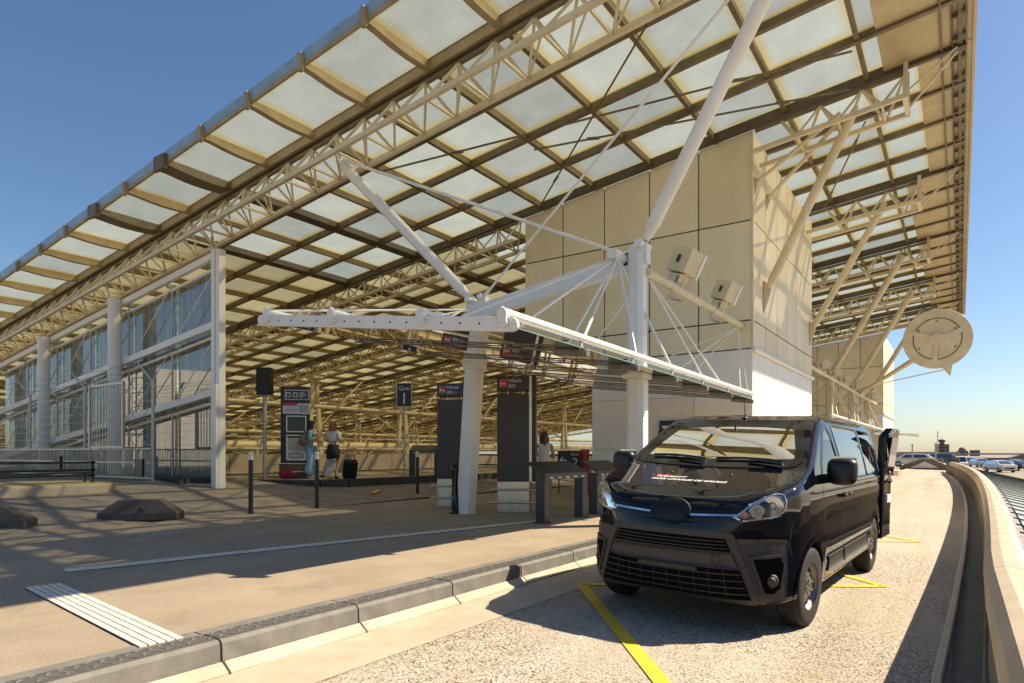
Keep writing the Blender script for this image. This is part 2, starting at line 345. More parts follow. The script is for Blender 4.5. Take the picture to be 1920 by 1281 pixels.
for k in range(-3, 52):
    a, b = k*1.0+.004, (k+1)*1.0-.004
    pch([(.115, z0-.05), (.115, z0+.16), (.125, z0+.17), (.139, z0+.17), (.139, z0-.05)], M['wall_conc'], 'base_block', [a, b])
g = MB(); g.add([(x+curve_x(y), y, z0+.003) for y in YS for x in (-.095, .13)], [(2*i, 2*i+1, 2*i+3, 2*i+2) for i in range(len(YS)-1)]); ground_struct('drain_channel', g, M['kerb'])
# sloping glass strip outside the parapet
GS = thing('sloping_rooflight', (.55, 0, .4), 'sloping strip of pale glass panes with dark bars outside the parapet', 'rooflight')
def gz(x): return .46-.24*(x-.42)
gm = surf('rooflight_glass', (.52, .56, .55), (.45, .49, .47), 1, .08, spec=.8)
def gso(m, mat, name, **kw): o = m.build(name, mat, GS, **kw); o.location = (-.55, 0, -.4)
for k in range(-2, 44):
    y0, y1 = k*.8+.9, (k+1)*.8+.9; c0, c1 = curve_x(y0), curve_x(y1); x0, x1 = .43, 4.6
    m = MB(); P = [(x0+c0, y0+.02, gz(x0)), (x1+c0, y0+.02, gz(x1)), (x1+c1, y1-.02, gz(x1)), (x0+c1, y1-.02, gz(x0))]
    m.prism(P, (0, 0, .02)); gso(m, gm, 'pane')
    m = MB(); m.bar((x0-.06+c0, y0, gz(x0-.06)+.025), (x1+c0, y0, gz(x1)+.025), .014, .014); gso(m, M['black'], 'glazing_bar')
YS2 = [y for y in YS if y < 31]
g = sweep([(.35, .3), (.35, .46), (.42, .46), (.42, .3)], YS2); gso(g, M['greysteel'], 'flashing')
g = sweep([(4.62, -1.3), (4.62, gz(4.62)), (4.9, gz(4.62)), (4.9, -1.3)], YS2); gso(g, M['wall_conc'], 'edge_wall')

# ================================================================== THE STATION ROOF
PIT = 1.61
def zroof(x): return 9.26+.119*x
AY = [7.45+PIT*i for i in range(25)]                 # along street, to ~46
AYF = [7.45+PIT*i for i in range(44)]                # inner hall roof goes on to ~76
XB = [-PIT*k for k in range(0, 48)]                  # 0 .. -75.7
ROOF = thing('station_roof', (0, 7.45, 0), 'huge sloping frosted glass station roof on tan steel beams and lattice trusses', 'roof')
def rp(m, name, mat, parent=None, **kw):
    o = m.build(name, mat, parent or ROOF, **kw); o.location = (0, -7.45, 0) if parent is None else (0, 0, 0); return o
TH = .02
slope = Vector((1, 0, .119)).normalized(); nrm = Vector((-.119, 0, 1)).normalized()
def pane_verts(x0, x1, y0, y1, off=.1):
    g_ = .012; P = []
    for x, y in ((x0+g_, y0+g_), (x1-g_, y0+g_), (x1-g_, y1-g_), (x0+g_, y1-g_)):
        P.append(Vector((x, y, zroof(x)+off)))
    return P
def inview(p):
    c, s = math.cos(R(34.55)), math.sin(R(34.55)); d = p.y*c-p.x*s; r = p.x*c+p.y*s
    if d < 1: return None
    return 960+1220*r/d, 849-1220*(p.z-1.2)/d
cells = []
for i in range(len(AYF)-1):
    for j in range(len(XB)-1):
        x1, x0 = XB[j], XB[j+1]; y0, y1 = AYF[i], AYF[i+1]
        if i >= 24 and j < 6: continue
        if j == 0: continue                           # outer strip is opaque (eave panels)
        P = pane_verts(x0, x1, y0, y1); q = [inview(p) for p in P]; area = 0
        if all(q):
            area = abs(sum(q[a][0]*q[(a+1) % 4][1]-q[(a+1) % 4][0]*q[a][1] for a in range(4)))/2
            cx = sum(a[0] for a in q)/4; cy = sum(a[1] for a in q)/4
            if cx < -120 or cx > 2050 or cy < -90: area = 0
            if cx < 400 and i > 1: area = 0
        cells.append((area, x0, x1, y0, y1))
cells.sort(key=lambda c: -c[0])
def pane_mesh(cs, name, mat='roofpane'):
    vs = []; fs = []; uvs = []
    for (_, x0, x1, y0, y1) in cs:
        P = pane_verts(x0, x1, y0, y1); b = len(vs); vs += [tuple(p) for p in P]; fs.append((b, b+1, b+2, b+3)); uvs += [(0, 0), (1, 0), (1, 1), (0, 1)]
        vs += [tuple(p+nrm*TH) for p in P]
        for a in range(4): fs.append((b+a, b+(a+1) % 4, b+4+(a+1) % 4, b+4+a)); uvs += [(0, 0)]*4
    me = bpy.data.meshes.new(name); me.from_pydata(vs, [], fs); me.update()
    uv = me.uv_layers.new(name='UVMap'); uv.data.foreach_set('uv', [c for p in uvs for c in p])
    me.materials.append(M[mat]); return me
def grimy(c): return c[3] > 15.4 and c[2] < -10.4 and (c[2] < -12 or c[3] > 21) or c[2] < -17.5 and c[3] > 9
for c in cells[:300]:
    o = obj('pane', pane_mesh([c], 'pane', 'roofpane' if not grimy(c) else 'roofpane2'), None, ROOF); o.location = (0, -7.45, 0)
for nm_, sel in (('roofpane', [c for c in cells[300:] if not grimy(c)]), ('roofpane2', [c for c in cells[300:] if grimy(c)])):
    o = obj('far_panes', pane_mesh(sel, 'far_panes', nm_), None, ROOF, kind='stuff'); o.location = (0, -7.45, 0)
# beams along the slope (transverse) and along the street
for i, y in enumerate(AYF):
    xa = 0.1 if i <= 24 else XB[6]; xb = XB[-1]; big = (i-1) % 4 == 0
    if i == 0: continue
    m = MB(); h = .2 if big else .14
    m.bar((xa, y, zroof(xa)-.0), (xb, y, zroof(xb)-.0), .07, h)
    m.bar((xa, y, zroof(xa)-h/2-.012), (xb, y, zroof(xb)-h/2-.012), .105, .02)
    rp(m, 'cross_beam', M['darkbeam'] if big else M['beam'])
for j, x in enumerate(XB):
    ya = 9.06; yb = AY[-1] if j < 6 else AYF[-1]; big = j in (9, 11)
    m = MB(); zz_ = zroof(x)+.012
    m.bar((x, ya, zz_+.02), (x, yb, zz_+.02), .045 if not big else .34, .15)
    m.bar((x, ya, zz_-.065), (x, yb, zz_-.065), .09 if not big else .4, .018); rp(m, 'long_beam', M['beam'] if not big else M['darkbeam'])
    if j == 0: continue
    # bowed outrigger rib carrying the front edge
    w = .06 if not big else .4; n = 8; P = []
    for k in range(n+1):
        t_ = k/n; y = 9.06-t_*1.62; bow = .02+.075*math.sin(math.pi*min(1, .12+.88*t_)) if k < n else .04
        P.append((t_, y, bow))
    m = MB(); zt = zroof(x)+.1
    vs = []
    for t_, y, b_ in P: vs += [(x-w/2, y, zt), (x+w/2, y, zt), (x+w/2, y, zt-.1-b_), (x-w/2, y, zt-.1-b_)]
    m.add(vs, [(4*a+q, 4*a+(q+1) % 4, 4*a+4+(q+1) % 4, 4*a+4+q) for a in range(n) for q in range(4)]); m.add(vs[:4], [(0, 1, 2, 3)]); m.add(vs[-4:], [(3, 2, 1, 0)])
    for a in range(n):
        m.bar((x, P[a][1], zt-.1-P[a][2]-.008), (x, P[a+1][1], zt-.1-P[a+1][2]-.008), w+.08, .016)
    m.bb((x-w/2-.02, 7.36, zt-.22), (x+w/2+.02, 7.44, zt+.1)); rp(m, 'outrigger_rib', M['tan'] if not big else M['beam'])
# front fascia: two thin lines
m = MB(); m.bar((.1, 7.46, zroof(.1)+.17), (XB[-1], 7.46, zroof(XB[-1])+.17), .03, .2); rp(m, 'glass_fascia', M['fascia'])
m = MB(); m.bar((.1, 7.47, zroof(.1)+.03), (XB[-1], 7.47, zroof(XB[-1])+.03), .05, .07); rp(m, 'edge_rail', M['tan'])
m = MB(); m.bar((.1, 9.06, zroof(.1)+.02), (XB[-1], 9.06, zroof(XB[-1])+.02), .2, .22); rp(m, 'edge_purlin', M['tan'])
# opaque eave strip along the road with clips
for i in range(24):
    y0, y1 = AY[i]+.015, AY[i+1]-.015; xi = -1.3 if not (5 <= i <= 8) else -.72
    m = MB(); m.prism([(xi, y0, zroof(xi)-.02), (.22, y0, zroof(.22)-.02), (.22, y1, zroof(.22)-.02), (xi, y1, zroof(xi)-.02)], (0, 0, .1)); rp(m, 'eave_panel', M['eavepanel'])
    if xi == -.72:
        me = pane_mesh([(0, -PIT, -.7, AY[i], AY[i+1])], 'pane'); o = obj('pane', me, None, ROOF); o.location = (0, -7.45, 0)
    else:
        me = pane_mesh([(0, -PIT, -1.28, AY[i], AY[i+1])], 'pane'); o = obj('pane', me, None, ROOF); o.location = (0, -7.45, 0)
    m = MB(); ym = (y0+y1)/2
    for q in (.25, .75):
        yq = y0+(y1-y0)*q; m.box((-.08, yq, zroof(-.08)-.1), (.1, .05, .1)); m.box((.06, yq, zroof(.06)-.09), (.05, .12, .06))
    rp(m, 'eave_clip', M['darkbeam'])
for xx, w_, h_ in ((-.12, .04, .05), (.1, .03, .04), (-.3, .03, .05)):
    m = MB(); m.bar((xx, 7.45, zroof(xx)-.06), (xx, AY[-1], zroof(xx)-.06), w_, h_); rp(m, 'gutter_rail', M['darkbeam'] if xx == -.12 else M['beam'])
m = MB(); m.bar((.23, 7.4, zroof(.2)+.03), (.23, AY[-1]+.1, zroof(.2)+.03), .05, .22); rp(m, 'eave_fascia', M['eavepanel'])
# lattice trusses under the cross beams
TY = [9.06+6.44*k for k in range(11)]
def chordpt(x, y, s): return Vector((x, y+s*.42, zroof(x)-.86))
def toppt(x, y): return Vector((x, y, zroof(x)-.2))
for k, y in enumerate(TY):
    xa = -.95 if y < 47 else -10.5; xb = -34 if k == 0 else -74
    if k == 1: xa = -.9
    segs = [(xa, -3.88), (-10.36, xb)] if k in (1, 2) else [(xa, xb)]      # interrupted where the clad block stands
    m = MB()
    for a_, b_ in segs: m.tube(toppt(a_, y), toppt(b_, y), .05, 8)
    T = rp(m, 'truss', M['beam']); acc = MB(); st = PIT/2
    for xs0, xs1 in segs:
        for s in (-1, 1):
            m = MB(); m.bar(chordpt(xs0, y, s), chordpt(xs1, y, s), .08, .09); m.build('chord', M['cream'], T)
        for i in range(int((xs0-xs1)/st)):
            x0 = xs0-i*st; x1 = x0-st/2; x2 = x0-st
            mem = [(toppt(x0, y), chordpt(x1, y, -1)), (chordpt(x1, y, -1), toppt(x2, y)), (toppt(x0, y), chordpt(x1, y, 1)), (chordpt(x1, y, 1), toppt(x2, y)), (chordpt(x1, y, -1), chordpt(x1, y, 1))]
            if k == 0 and -30 < x0 < -1:
                for a, b in mem[:2]+mem[4:]: MB().bar(a, b, .045, .045).build('brace', M['cream'], T)
                for a, b in mem[2:4]: acc.bar(a, b, .045, .045)
            else:
                for a, b in mem: acc.bar(a, b, .042, .042)
            if k == 0: acc.bar(chordpt(x1, y, -1), chordpt(x2-st/2, y, 1), .03, .03)
    acc.build('bracing', M['cream'], T, kind='stuff')
    if y < 47:
        m = MB()
        for s in (-1, 1): m.bar(chordpt(xa, y, s)+Vector((0, 0, -.06)), Vector((xa, y+s*.2, zroof(xa)-.1)), .08, .08); m.bar(chordpt(xa-.1, y, s), (-.05, y+s*.08, zroof(-.05)-.12), .035, .035)
        m.bar(chordpt(xa, y, -1), chordpt(xa, y, 1), .09, .1); m.build('end_frame', M['cream'], T)
# tie rods crossing in the roof plane
for (x0, y0, x1, y1) in ((-11.2, 10.7, -1.7, 13.9), (-9.7, 15.3, -3.0, 9.2), (-1.9, 15.3, -8, 12.5), (-3.4, 21.7, -1.8, 17)):
    m = MB(); m.tube((x0, y0, zroof(x0)-.2), (x1, y1, zroof(x1)-.2), .022, 6)
    d = Vector((x1-x0, y1-y0, 0)); 
    for q in (.2, .8): c = Vector((x0, y0, zroof(x0)-.2))+q*Vector((x1-x0, y1-y0, zroof(x1)-zroof(x0))); m.tube(c-d.normalized()*.14, c+d.normalized()*.14, .035, 6)
    rp(m, 'tie_rod', M['beam'])

# ================================================================== CLAD BUILDING BLOCKS
def block(name, x0, x1, y0, y1, lowx, label, rows, zt_off=-.13, ncx=5, ncy=6):
    """x1 = street side face, x0 = hall side; front face at y0. Panels are separate pieces."""
    B = thing(name, (x1, y0, 0), label, 'building'); L = Vector((x1, y0, 0))
    def bo(m, nm, mat): o = m.build(nm, mat, B); o.location = -L; return o
    zt = lambda x: zroof(x)+zt_off
    m = MB(); P = [(x0+.05, y0+.05, rows[0]+.03), (x1-.05, y0+.05, rows[0]+.03), (x1-.05, y0+.05, zt(x1)-.03), (x0+.05, y0+.05, zt(x0)-.03)]
    m.prism(P, (0, y1-y0-.1, 0)); bo(m, 'core', M['black'])
    gp = .017; k = 0
    cols = [x1+(x0-x1)*i/ncx for i in range(ncx+1)]
    for i in range(ncx):
        a, b = cols[i+1]+gp, cols[i]-gp
        for r in range(len(rows)):
            z_lo = rows[r]+gp
            if r+1 < len(rows): za = zb = rows[r+1]-gp
            else: za, zb = zt(a), zt(b)
            m = MB(); m.prism([(a, y0, z_lo), (b, y0, z_lo), (b, y0, zb), (a, y0, za)], (0, .06, 0)); bo(m, 'panel', M[('beige', 'beige2', 'beige3', 'beige')[(i*3+r*5) % 4]])
    ry = [y0+(y1-y0)*i/ncy for i in range(ncy+1)]
    for i in range(ncy):
        a, b = ry[i]+(gp if i else .07), ry[i+1]-gp
        for r in range(len(rows)):
            z_lo = rows[r]+gp; z_hi = rows[r+1]-gp if r+1 < len(rows) else zt(x1)-.02
            m = MB(); m.bb((x1-.06, a, z_lo), (x1, b, z_hi)); bo(m, 'panel', M[('beige2', 'beige', 'beige3')[(i*2+r) % 3]])
    # corner trim, soffit and lower white storey
    m = MB(); m.bb((x1-.03, y0-.02, rows[0]), (x1+.02, y0+.055, zt(x1)-.01)); bo(m, 'corner_trim', M['cream'])
    zc = rows[0]
    m = MB(); m.bb((lowx+.04, y0+.08, -.05), (x1-.04, y1-.06, zc)); bo(m, 'lower_core', M['whitewall'])
    nl = 3; lc = [x1+(lowx-x1)*i/nl for i in range(nl+1)]
    for i in range(nl):
        for za, zb in ((0, 1.28), (1.29, 2.56), (2.57, zc-.01)):
            m = MB(); m.bb((lc[i+1]+.006, y0+.03, za), (lc[i]-.006, y0+.078, zb)); bo(m, 'white_panel', M['whitewall'])
    for i in range(3):
        a, b = y0+(y1-y0)*i/3, y0+(y1-y0)*(i+1)/3
        m = MB(); m.bb((x1-.038, a+.085 if i == 0 else a+.006, 0), (x1-.004, b-.006, zc-.07)); bo(m, 'white_panel', M['whitewall'])
    m = MB(); m.tube((x1+.03, y0-.0, zc-.02), (x1+.03, y1, zc-.02), .06, 8); bo(m, 'rail', M['white'])
    # rivets
    m = MB()
    for z in (.25, .9, 1.5, 2.2, 2.8, 3.3):
        for i in range(nl+1): m.box((min(max(lc[i], lowx+.1), x1-.12), y0+.027, z), (.02, .012, .02))
    bo(m, 'rivets', M['greysteel'])
    return B
block('clad_block', -10.27, -3.96, 15.56, 22.9, -8.13, 'tall beige panelled block with white lower wall behind the van', [3.62, 4.28, 6.6])
block('clad_block', -10.27, -3.96, 46.6, 54.5, -8.13, 'distant beige panelled block under the far end of the roof', [3.62, 4.28, 6.6], zt_off=-.1)
M['glassedge'] = surf('glass_cut_edge', (.2, .32, .24), None, 3, .3)
# ================================================================== GLASS CANOPIES, MASTS, STRUTS
def zc(x, y): return 2.52-.012*(y-5.6)+.125*(-3.9-x)
def cyl_label(): pass
CAN = thing('glass_canopy', (-4.4, 10.05, 0), 'white steel mast canopy with hanging glass roof over the taxi pavement', 'canopy')
def co(m, name, mat, **kw): o = m.build(name, mat, CAN, **kw); o.location = (4.4, -10.05, 0); return o
MT = Vector((-4.4, 10.05, 4.5)); NT = Vector((-7.76, 10.05, 4.15))
# mast: sleeve at glass level, flat faceted section
m = MB(); hexa = [(-.15, -.1), (-.08, -.17), (.08, -.17), (.15, -.1), (.15, .1), (.08, .17), (-.08, .17), (-.15, .1)]
m.prism([(-4.4+x, 10.05+y, 0) for x, y in hexa], (0, 0, 2.42)); m.bb((-4.58, 9.85, 2.42), (-4.22, 10.25, 2.5)); m.bb((-4.58, 9.85, 0), (-4.22, 10.25, .03))
m.prism([(-4.4+x*.92, 10.05+y*.92, 2.5) for x, y in hexa], (0, 0, 2.0)); co(m, 'mast', M['white'], bevel=.012)
m = MB(); m.prism([(-4.62, 9.97, 4.3), (-4.2, 9.97, 4.3), (-4.2, 9.97, 4.62), (-4.34, 9.97, 4.74), (-4.62, 9.97, 4.5)], (0, .16, 0)); m.tube((-4.3, 9.85, 4.62), (-4.3, 10.25, 4.62), .07, 12); m.tube((-4.62, 9.55, 4.42), (-4.62, 10.2, 4.42), .085, 14); co(m, 'mast_head', M['white'], bevel=.008)
m = MB(); B0, B1 = Vector((-8.03, 10.05, 0)), Vector((-7.72, 10.05, 3.95))
for a, b, w in ((0, .735, .3), (.735, 1, .27)): m.bar(B0.lerp(B1, a), B0.lerp(B1, b), w, w*.82, up=(0, 1, 0))
m.bar(B0.lerp(B1, .715), B0.lerp(B1, .75), .36, .32, up=(0, 1, 0)); m.bb((-8.2, 9.88, 0), (-7.86, 10.22, .02)); co(m, 'leaning_leg', M['white'], bevel=.015)
m = MB(); m.bar(MT+Vector((-.1, 0, -.12)), NT+Vector((.05, 0, -.22)), .16, .3, up=(0, 0, 1), h2=.26); co(m, 'head_beam', M['white'], bevel=.01)
m = MB(); m.prism([(-7.95, 10.0, 3.85), (-7.5, 10.0, 3.95), (-7.52, 10.0, 4.25), (-7.64, 10.0, 4.3), (-7.74, 10.0, 4.12), (-7.86, 10.0, 4.28), (-8.0, 10.0, 4.2)], (0, .1, 0)); m.tube((-7.86, 9.86, 4.17), (-7.86, 10.24, 4.17), .06, 12); m.tube((-7.6, 9.9, 4.2), (-7.6, 10.2, 4.2), .045, 12); co(m, 'leg_head', M['white'])
# big props to the roof truss and thin ties
def prop(p0, p1, r, nm='prop', mat='white'):
    p0, p1 = Vector(p0), Vector(p1); d = (p1-p0).normalized(); m = MB(); m.tube(p0+d*.1, p0+d*.35, r*.55, 12, r); m.tube(p0+d*.35, p1-d*.35, r, 14); m.tube(p1-d*.35, p1-d*.05, r, 12, r*.5); co(m, nm, M[mat])
prop((-7.86, 10.05, 4.17), (-10.66, 9.06, 7.3), .108); prop((-4.3, 10.05, 4.62), (-1.55, 9.06, 8.3), .112)
def tie(p0, p1, r=.025, nm='tie'):
    p0, p1 = Vector(p0), Vector(p1); d = (p1-p0).normalized(); m = MB(); m.tube(p0, p1, r, 8)
    for e, s in ((p0, 1), (p1, -1)): m.tube(e+d*s*.02, e+d*s*.25, .05, 8, r)
    co(m, nm, M['white'])
tie((-4.6, 10.05, 4.5), (-10.5, 9.1, 7.25), .03); tie((-7.6, 10.05, 4.2), (-1.75, 9.1, 8.2), .022)
# long pipe with floodlights, into the block
m = MB(); m.tube((-4.25, 10.1, 4.18), (-4.2, 15.54, 4.15), .075, 14); m.tube((-4.2, 15.5, 4.15), (-4.2, 15.56, 4.15), .12, 14); co(m, 'light_pipe', M['cream'])
# canopy tubes above the glass, rafters below, glass panes between, front plate
TX = [-3.92, -5.07, -6.6, -7.95]
for i, x in enumerate(TX):
    m = MB(); r = .05 if i == 0 else .038
    m.tube((x, 5.5, zc(x, 5.5)+.14), (x, 15.35, zc(x, 15.35)+.14), r, 12); co(m, 'canopy_tube', M['white'])
    m = MB(); m.prism([(x-.05, 5.5, zc(x, 5.6)-.02), (x+.05, 5.5, zc(x, 5.6)-.02), (x+.06, 5.5, zc(x, 5.6)+.14), (x, 5.5, zc(x, 5.6)+.2), (x-.06, 5.5, zc(x, 5.6)+.14)], (0, .05, 0)); m.tube((x-.05, 5.49, zc(x, 5.6)+.02), (x-.05, 5.58, zc(x, 5.6)+.02), .025, 8); m.tube((x+.05, 5.49, zc(x, 5.6)+.02), (x+.05, 5.58, zc(x, 5.6)+.02), .025, 8); co(m, 'clevis', M['white'])
RY = [5.62, 7.22, 8.78, 10.34, 11.9, 13.48, 15.1]
for y in RY[1:]:
    m = MB(); m.tube((-3.82, y, zc(-3.82, y)-.05), (-4.3, y, zc(-4.3, y)-.05), .045, 10); m.tube((-4.3, y, zc(-4.3, y)-.03), (-8.05, y, zc(-8.05, y)-.03), .014, 6); co(m, 'rafter', M['kerb'])
    for x in TX: m = MB(); m.bar((x, y, zc(x, y)-.02), (x, y, zc(x, y)+.12), .03, .05); co(m, 'stem', M['greysteel'])
L0, L1 = Vector((-3.84, 5.56, zc(-3.84, 5.56)+.02)), Vector((-8.1, 5.56, zc(-8.1, 5.56)+.02)); m = MB()
d = (L1-L0).normalized(); upv = Vector((0, 0, 1)); pts = []
for k in range(9): a = math.pi/2-math.pi*k/8; pts.append(L1+d*.09*math.cos(a)+upv*.078*math.sin(a))
for k in range(9): a = -math.pi/2-math.pi*k/8; pts.append(L0+d*.09*math.cos(a)+upv*.078*math.sin(a))
m.prism([p-Vector((0, .02, 0)) for p in pts], (0, .05, 0)); co(m, 'front_plate', M['white'], bevel=.006)
m = MB()
for k in range(16): c = L0.lerp(L1, (k+.5)/16); m.tube(c-Vector((0, .028, 0)), c-Vector((0, .015, 0)), .011, 8)
co(m, 'bolt_heads', M['black'])
for j in range(6):
    for xa, xb in ((-3.86, -5.05), (-5.07, -6.58), (-6.6, -8.05)):
        y0, y1 = RY[j]+.02, RY[j+1]-.02
        if xa == -6.6 and j == 2: pass
        m = MB(); m.prism([(xa, y0, zc(xa, y0)), (xb, y0, zc(xb, y0)), (xb, y1, zc(xb, y1)), (xa, y1, zc(xa, y1))], (0, 0, .012)); o = co(m, 'glass_pane', M['canopyglass']); o.data.materials.append(M['glassedge']); o.data.polygons.foreach_set('material_index', [0, 0, 1, 1, 1, 1])
for y in RY:
    m = MB(); m.bar((-3.86, y, zc(-3.86, y)+.004), (-8.05, y, zc(-8.05, y)+.004), .03, .022); co(m, 'pane_joint', M['black'])
# fan of hanger rods
def rod(a, b, r=.018, mat='white'): m = MB(); m.tube(a, b, r, 6); co(m, 'hanger_rod', M[mat])
H = (-4.62, 9.75, 4.4)
for x, y in ((-3.92, 7.3), (-3.92, 8.9), (-5.07, 7.25), (-5.07, 8.8), (-6.6, 7.25), (-3.92, 10.3)): rod(H, (x, y, zc(x, y)+.16), .022)
H2 = (-4.35, 10.3, 4.2)
for x, y in ((-3.92, 11.9), (-3.92, 13.0), (-5.07, 11.9), (-6.6, 11.9)): rod(H2, (x, y, zc(x, y)+.16))
H3 = (-4.2, 15.2, 4.08)
for x, y in ((-3.92, 14.4), (-3.92, 15.0), (-5.07, 14), (-5.07, 13), (-6.6, 14)): rod(H3, (x, y, zc(x, y)+.16), .014)
for y in (5.6, 7.2, 8.8): rod(NT+Vector((0, -.2, -.2)), (-7.95, y, zc(-7.95, y)+.16), .02)
rod((-7.9, 9.8, 3.95), (-6.6, 7.25, zc(-6.6, 7.25)+.16), .02)

# floodlights on the pipe
def floodlight(loc, rz, tilt, label, s=1.0):
    t = thing('floodlight', loc, label, 'floodlight', rz, 'floodlights on the light pipe')
    m = MB(); Q = Matrix.Rotation(tilt, 3, 'X')
    m.box(Q@Vector((0, -.02, .3))*s, (.3*s, .24*s, .3*s), M=Q); m.build('housing', M['cream'], t, bevel=.02)
    m = MB(); m.box(Q@Vector((0, .13, .3))*s, (.31*s, .05*s, .32*s), M=Q); m.build('rear_shell', M['white'], t, bevel=.01)
    m = MB(); m.box(Q@Vector((.0, -.145, .3))*s, (.045*s, .012, .09*s), M=Q); m.build('latch', M['black'], t)
    m = MB(); m.bar((-.1*s, 0, 0), (-.1*s, 0, .16*s), .02, .05); m.bar((.1*s, 0, 0), (.1*s, 0, .16*s), .02, .05); m.box((0, 0, .1*s), (.2*s, .16*s, .1*s)); m.build('bracket', M['cream'], t)
    m = MB(); pts = [Vector((.08, -.1, .12))*s, Vector((.12, -.16, .02))*s, Vector((.06, -.12, -.05))*s, Vector((0, 0, -.02))*s]; m.path(pts, .012, 6); m.build('cable', M['black'], t)
    return t
f_ = floodlight((-4.3, 11.55, 4.26), R(-20), R(-12), 'large cream floodlight beside the mast head on the light pipe', 1.5)
floodlight((-4.25, 13.9, 4.24), R(-20), R(-12), 'large cream floodlight further along the pipe near the wall', 1.35).rotation_euler.y = R(20)
f_.rotation_euler.y = R(20)
def spot(loc, rz, label):
    t = thing('spotlight', loc, label, 'spotlight', rz, 'small spotlights under the light pipe')
    m = MB(); m.box((0, -.05, -.14), (.16, .2, .09), M=Matrix.Rotation(R(25), 3, 'X')); m.build('lamp_body', M['cream'], t, bevel=.01)
    m = MB(); m.box((0, -.16, -.2), (.17, .14, .012), M=Matrix.Rotation(R(35), 3, 'X')); m.build('visor', M['greysteel'], t)
    m = MB(); m.bar((0, 0, 0), (0, -.02, -.12), .03, .03); m.build('stem', M['cream'], t)
spot((-4.25, 11.2, 4.1), R(60), 'small cream spotlight hanging under the pipe by the mast')
spot((-4.22, 13.4, 4.08), R(60), 'small cream spotlight hanging under the pipe near the wall')

# masts and light pipe of the canopies further along the street
for i, yy in enumerate((29.4, 35.8, 42.3)):
    t = thing('canopy_mast', (-4.4, yy, 0), ['cream canopy mast just beyond the beige block with fan of rods', 'cream canopy mast second beyond the beige block with fan of rods', 'cream canopy mast next to the far beige block with fan of rods'][i], 'mast', 0, 'masts of the far canopies')
    m = MB(); m.prism([(x, y, 0) for x, y in hexa], (0, 0, 4.4)); m.build('post', M['cream'], t)
    m = MB(); m.tube((.15, -5.9 if i == 0 else -3.2, 4.18), (.15, 3.2, 4.18), .075, 10); m.build('light_pipe', M['cream'], t)
    for sx in (-1, 1):
        for yy2 in (-2.8, -1.5, 1.5, 2.8): m = MB(); m.tube((0, .2*sx, 4.2), (.5 if sx > 0 else -1.6, yy2, 2.65), .02, 6); m.build('hanger_rod', M['cream'], t)
    m = MB(); m.prism([(.5, -3.1, 2.5), (-3.6, -3.1, 3.0), (-3.6, 3.1, 3.0), (.5, 3.1, 2.5)], (0, 0, .012)); m.build('glass_sheet', M['canopyglass'], t)
    m = MB(); m.tube((.5, -3.1, 2.6), (.5, 3.1, 2.6), .055, 8); m.build('canopy_tube', M['white'], t)
    m = MB(); m.tube((0.05, 0, 4.4), (2.65, -1.0, zroof(-1.75)-.45), .12, 10); m.build('prop', M['cream'], t)
    m = MB(); m.tube((-.1, 0, 4.4), (-6.0, -1.0, zroof(-10.4)-.5), .1, 8); m.build('prop', M['cream'], t)
    for q in (-4.2, -1.4, 1.3):
        if i > 0 and q < -3: continue
        floodlight((-4.2, yy+q, 4.27), R(-60), R(-70), 'pale floodlight '+('between the beige block and' if q < -3 else 'just before' if q < 0 else 'just past')+' the '+['nearest', 'middle', 'farthest'][i]+' mast of the far canopies', .9)
# props from the clad block up to the cantilevered trusses
for i, (a, b) in enumerate((((-3.9, 16.6, 5.1), (-1.8, 15.5, 8.55)), ((-3.9, 22.5, 5.1), (-1.8, 21.94, 8.55)), )):
    t = thing('roof_prop', a, ['cream tube prop from bracket on sunlit wall to roof truss', 'cream tube prop at far corner of the beige block'][i], 'prop'); a = Vector(a); b = Vector(b); d = (b-a).normalized()
    m = MB(); m.tube(d*.12, d*.3, .05, 12, .1); m.tube(d*.3, b-a-d*.3, .1, 14); m.tube(b-a-d*.3, b-a, .1, 12, .05); m.build('tube', M['cream'], t)
    m = MB(); m.prism([(-.05, -.03, .3), (.14, -.03, .12), (.1, -.03, -.05), (-.05, -.03, -.5)], (0, .06, 0)); m.build('bracket', M['cream'], t)
for i, (a, b) in enumerate((((-3.93, 15.75, 7.5), (-2.1, 15.4, 8.45)), ((-3.93, 16.9, 7.5), (-2.1, 15.6, 8.4)))):
    t = thing('roof_strut', a, ['thin cream strut at the top corner of the sunlit wall', 'thin cream strut beside the top corner of the sunlit wall'][i], 'strut'); a, b = Vector(a), Vector(b)
    m = MB(); m.tube((0, 0, 0), b-a, .045, 10); m.build('tube', M['cream'], t); m = MB(); m.prism([(-.03, -.02, .15), (.1, -.02, .05), (-.03, -.02, -.3)], (0, .04, 0)); m.build('bracket', M['cream'], t)

# round disc on an arm (back of a big clock dish)
t = thing('disc_sign', (-4.25, 37.0, 4.2), 'big round cream disc with three spokes on a long arm', 'disc')
C0 = Vector((-.62, 25.6, 4.95)); L = Vector((-4.25, 37.0, 4.2)); 
vdir = (Vector((0, 0, 1.2))-C0); vdir.z = -.3; vdir.normalize(); rgt = Vector((0, 0, 1)).cross(vdir).normalized(); up_ = vdir.cross(rgt)
def disc(m, r, t0, t1, n=48, inner=0):
    pts = [C0-L+rgt*r*math.cos(2*math.pi*i/n)+up_*r*math.sin(2*math.pi*i/n)+vdir*t0 for i in range(n)]; m.prism(pts, vdir*(t1-t0))
m = MB(); disc(m, .98, -.05, .03); m.build('disc', M['cream'], t, bevel=.02)
m = MB(); n = 40
vs = [C0-L+rgt*r*math.cos(2*math.pi*i/n)+up_*r*math.sin(2*math.pi*i/n)+vdir*z for (r, z) in ((.66, .031), (.66, .045), (.69, .045), (.69, .031)) for i in range(n)]
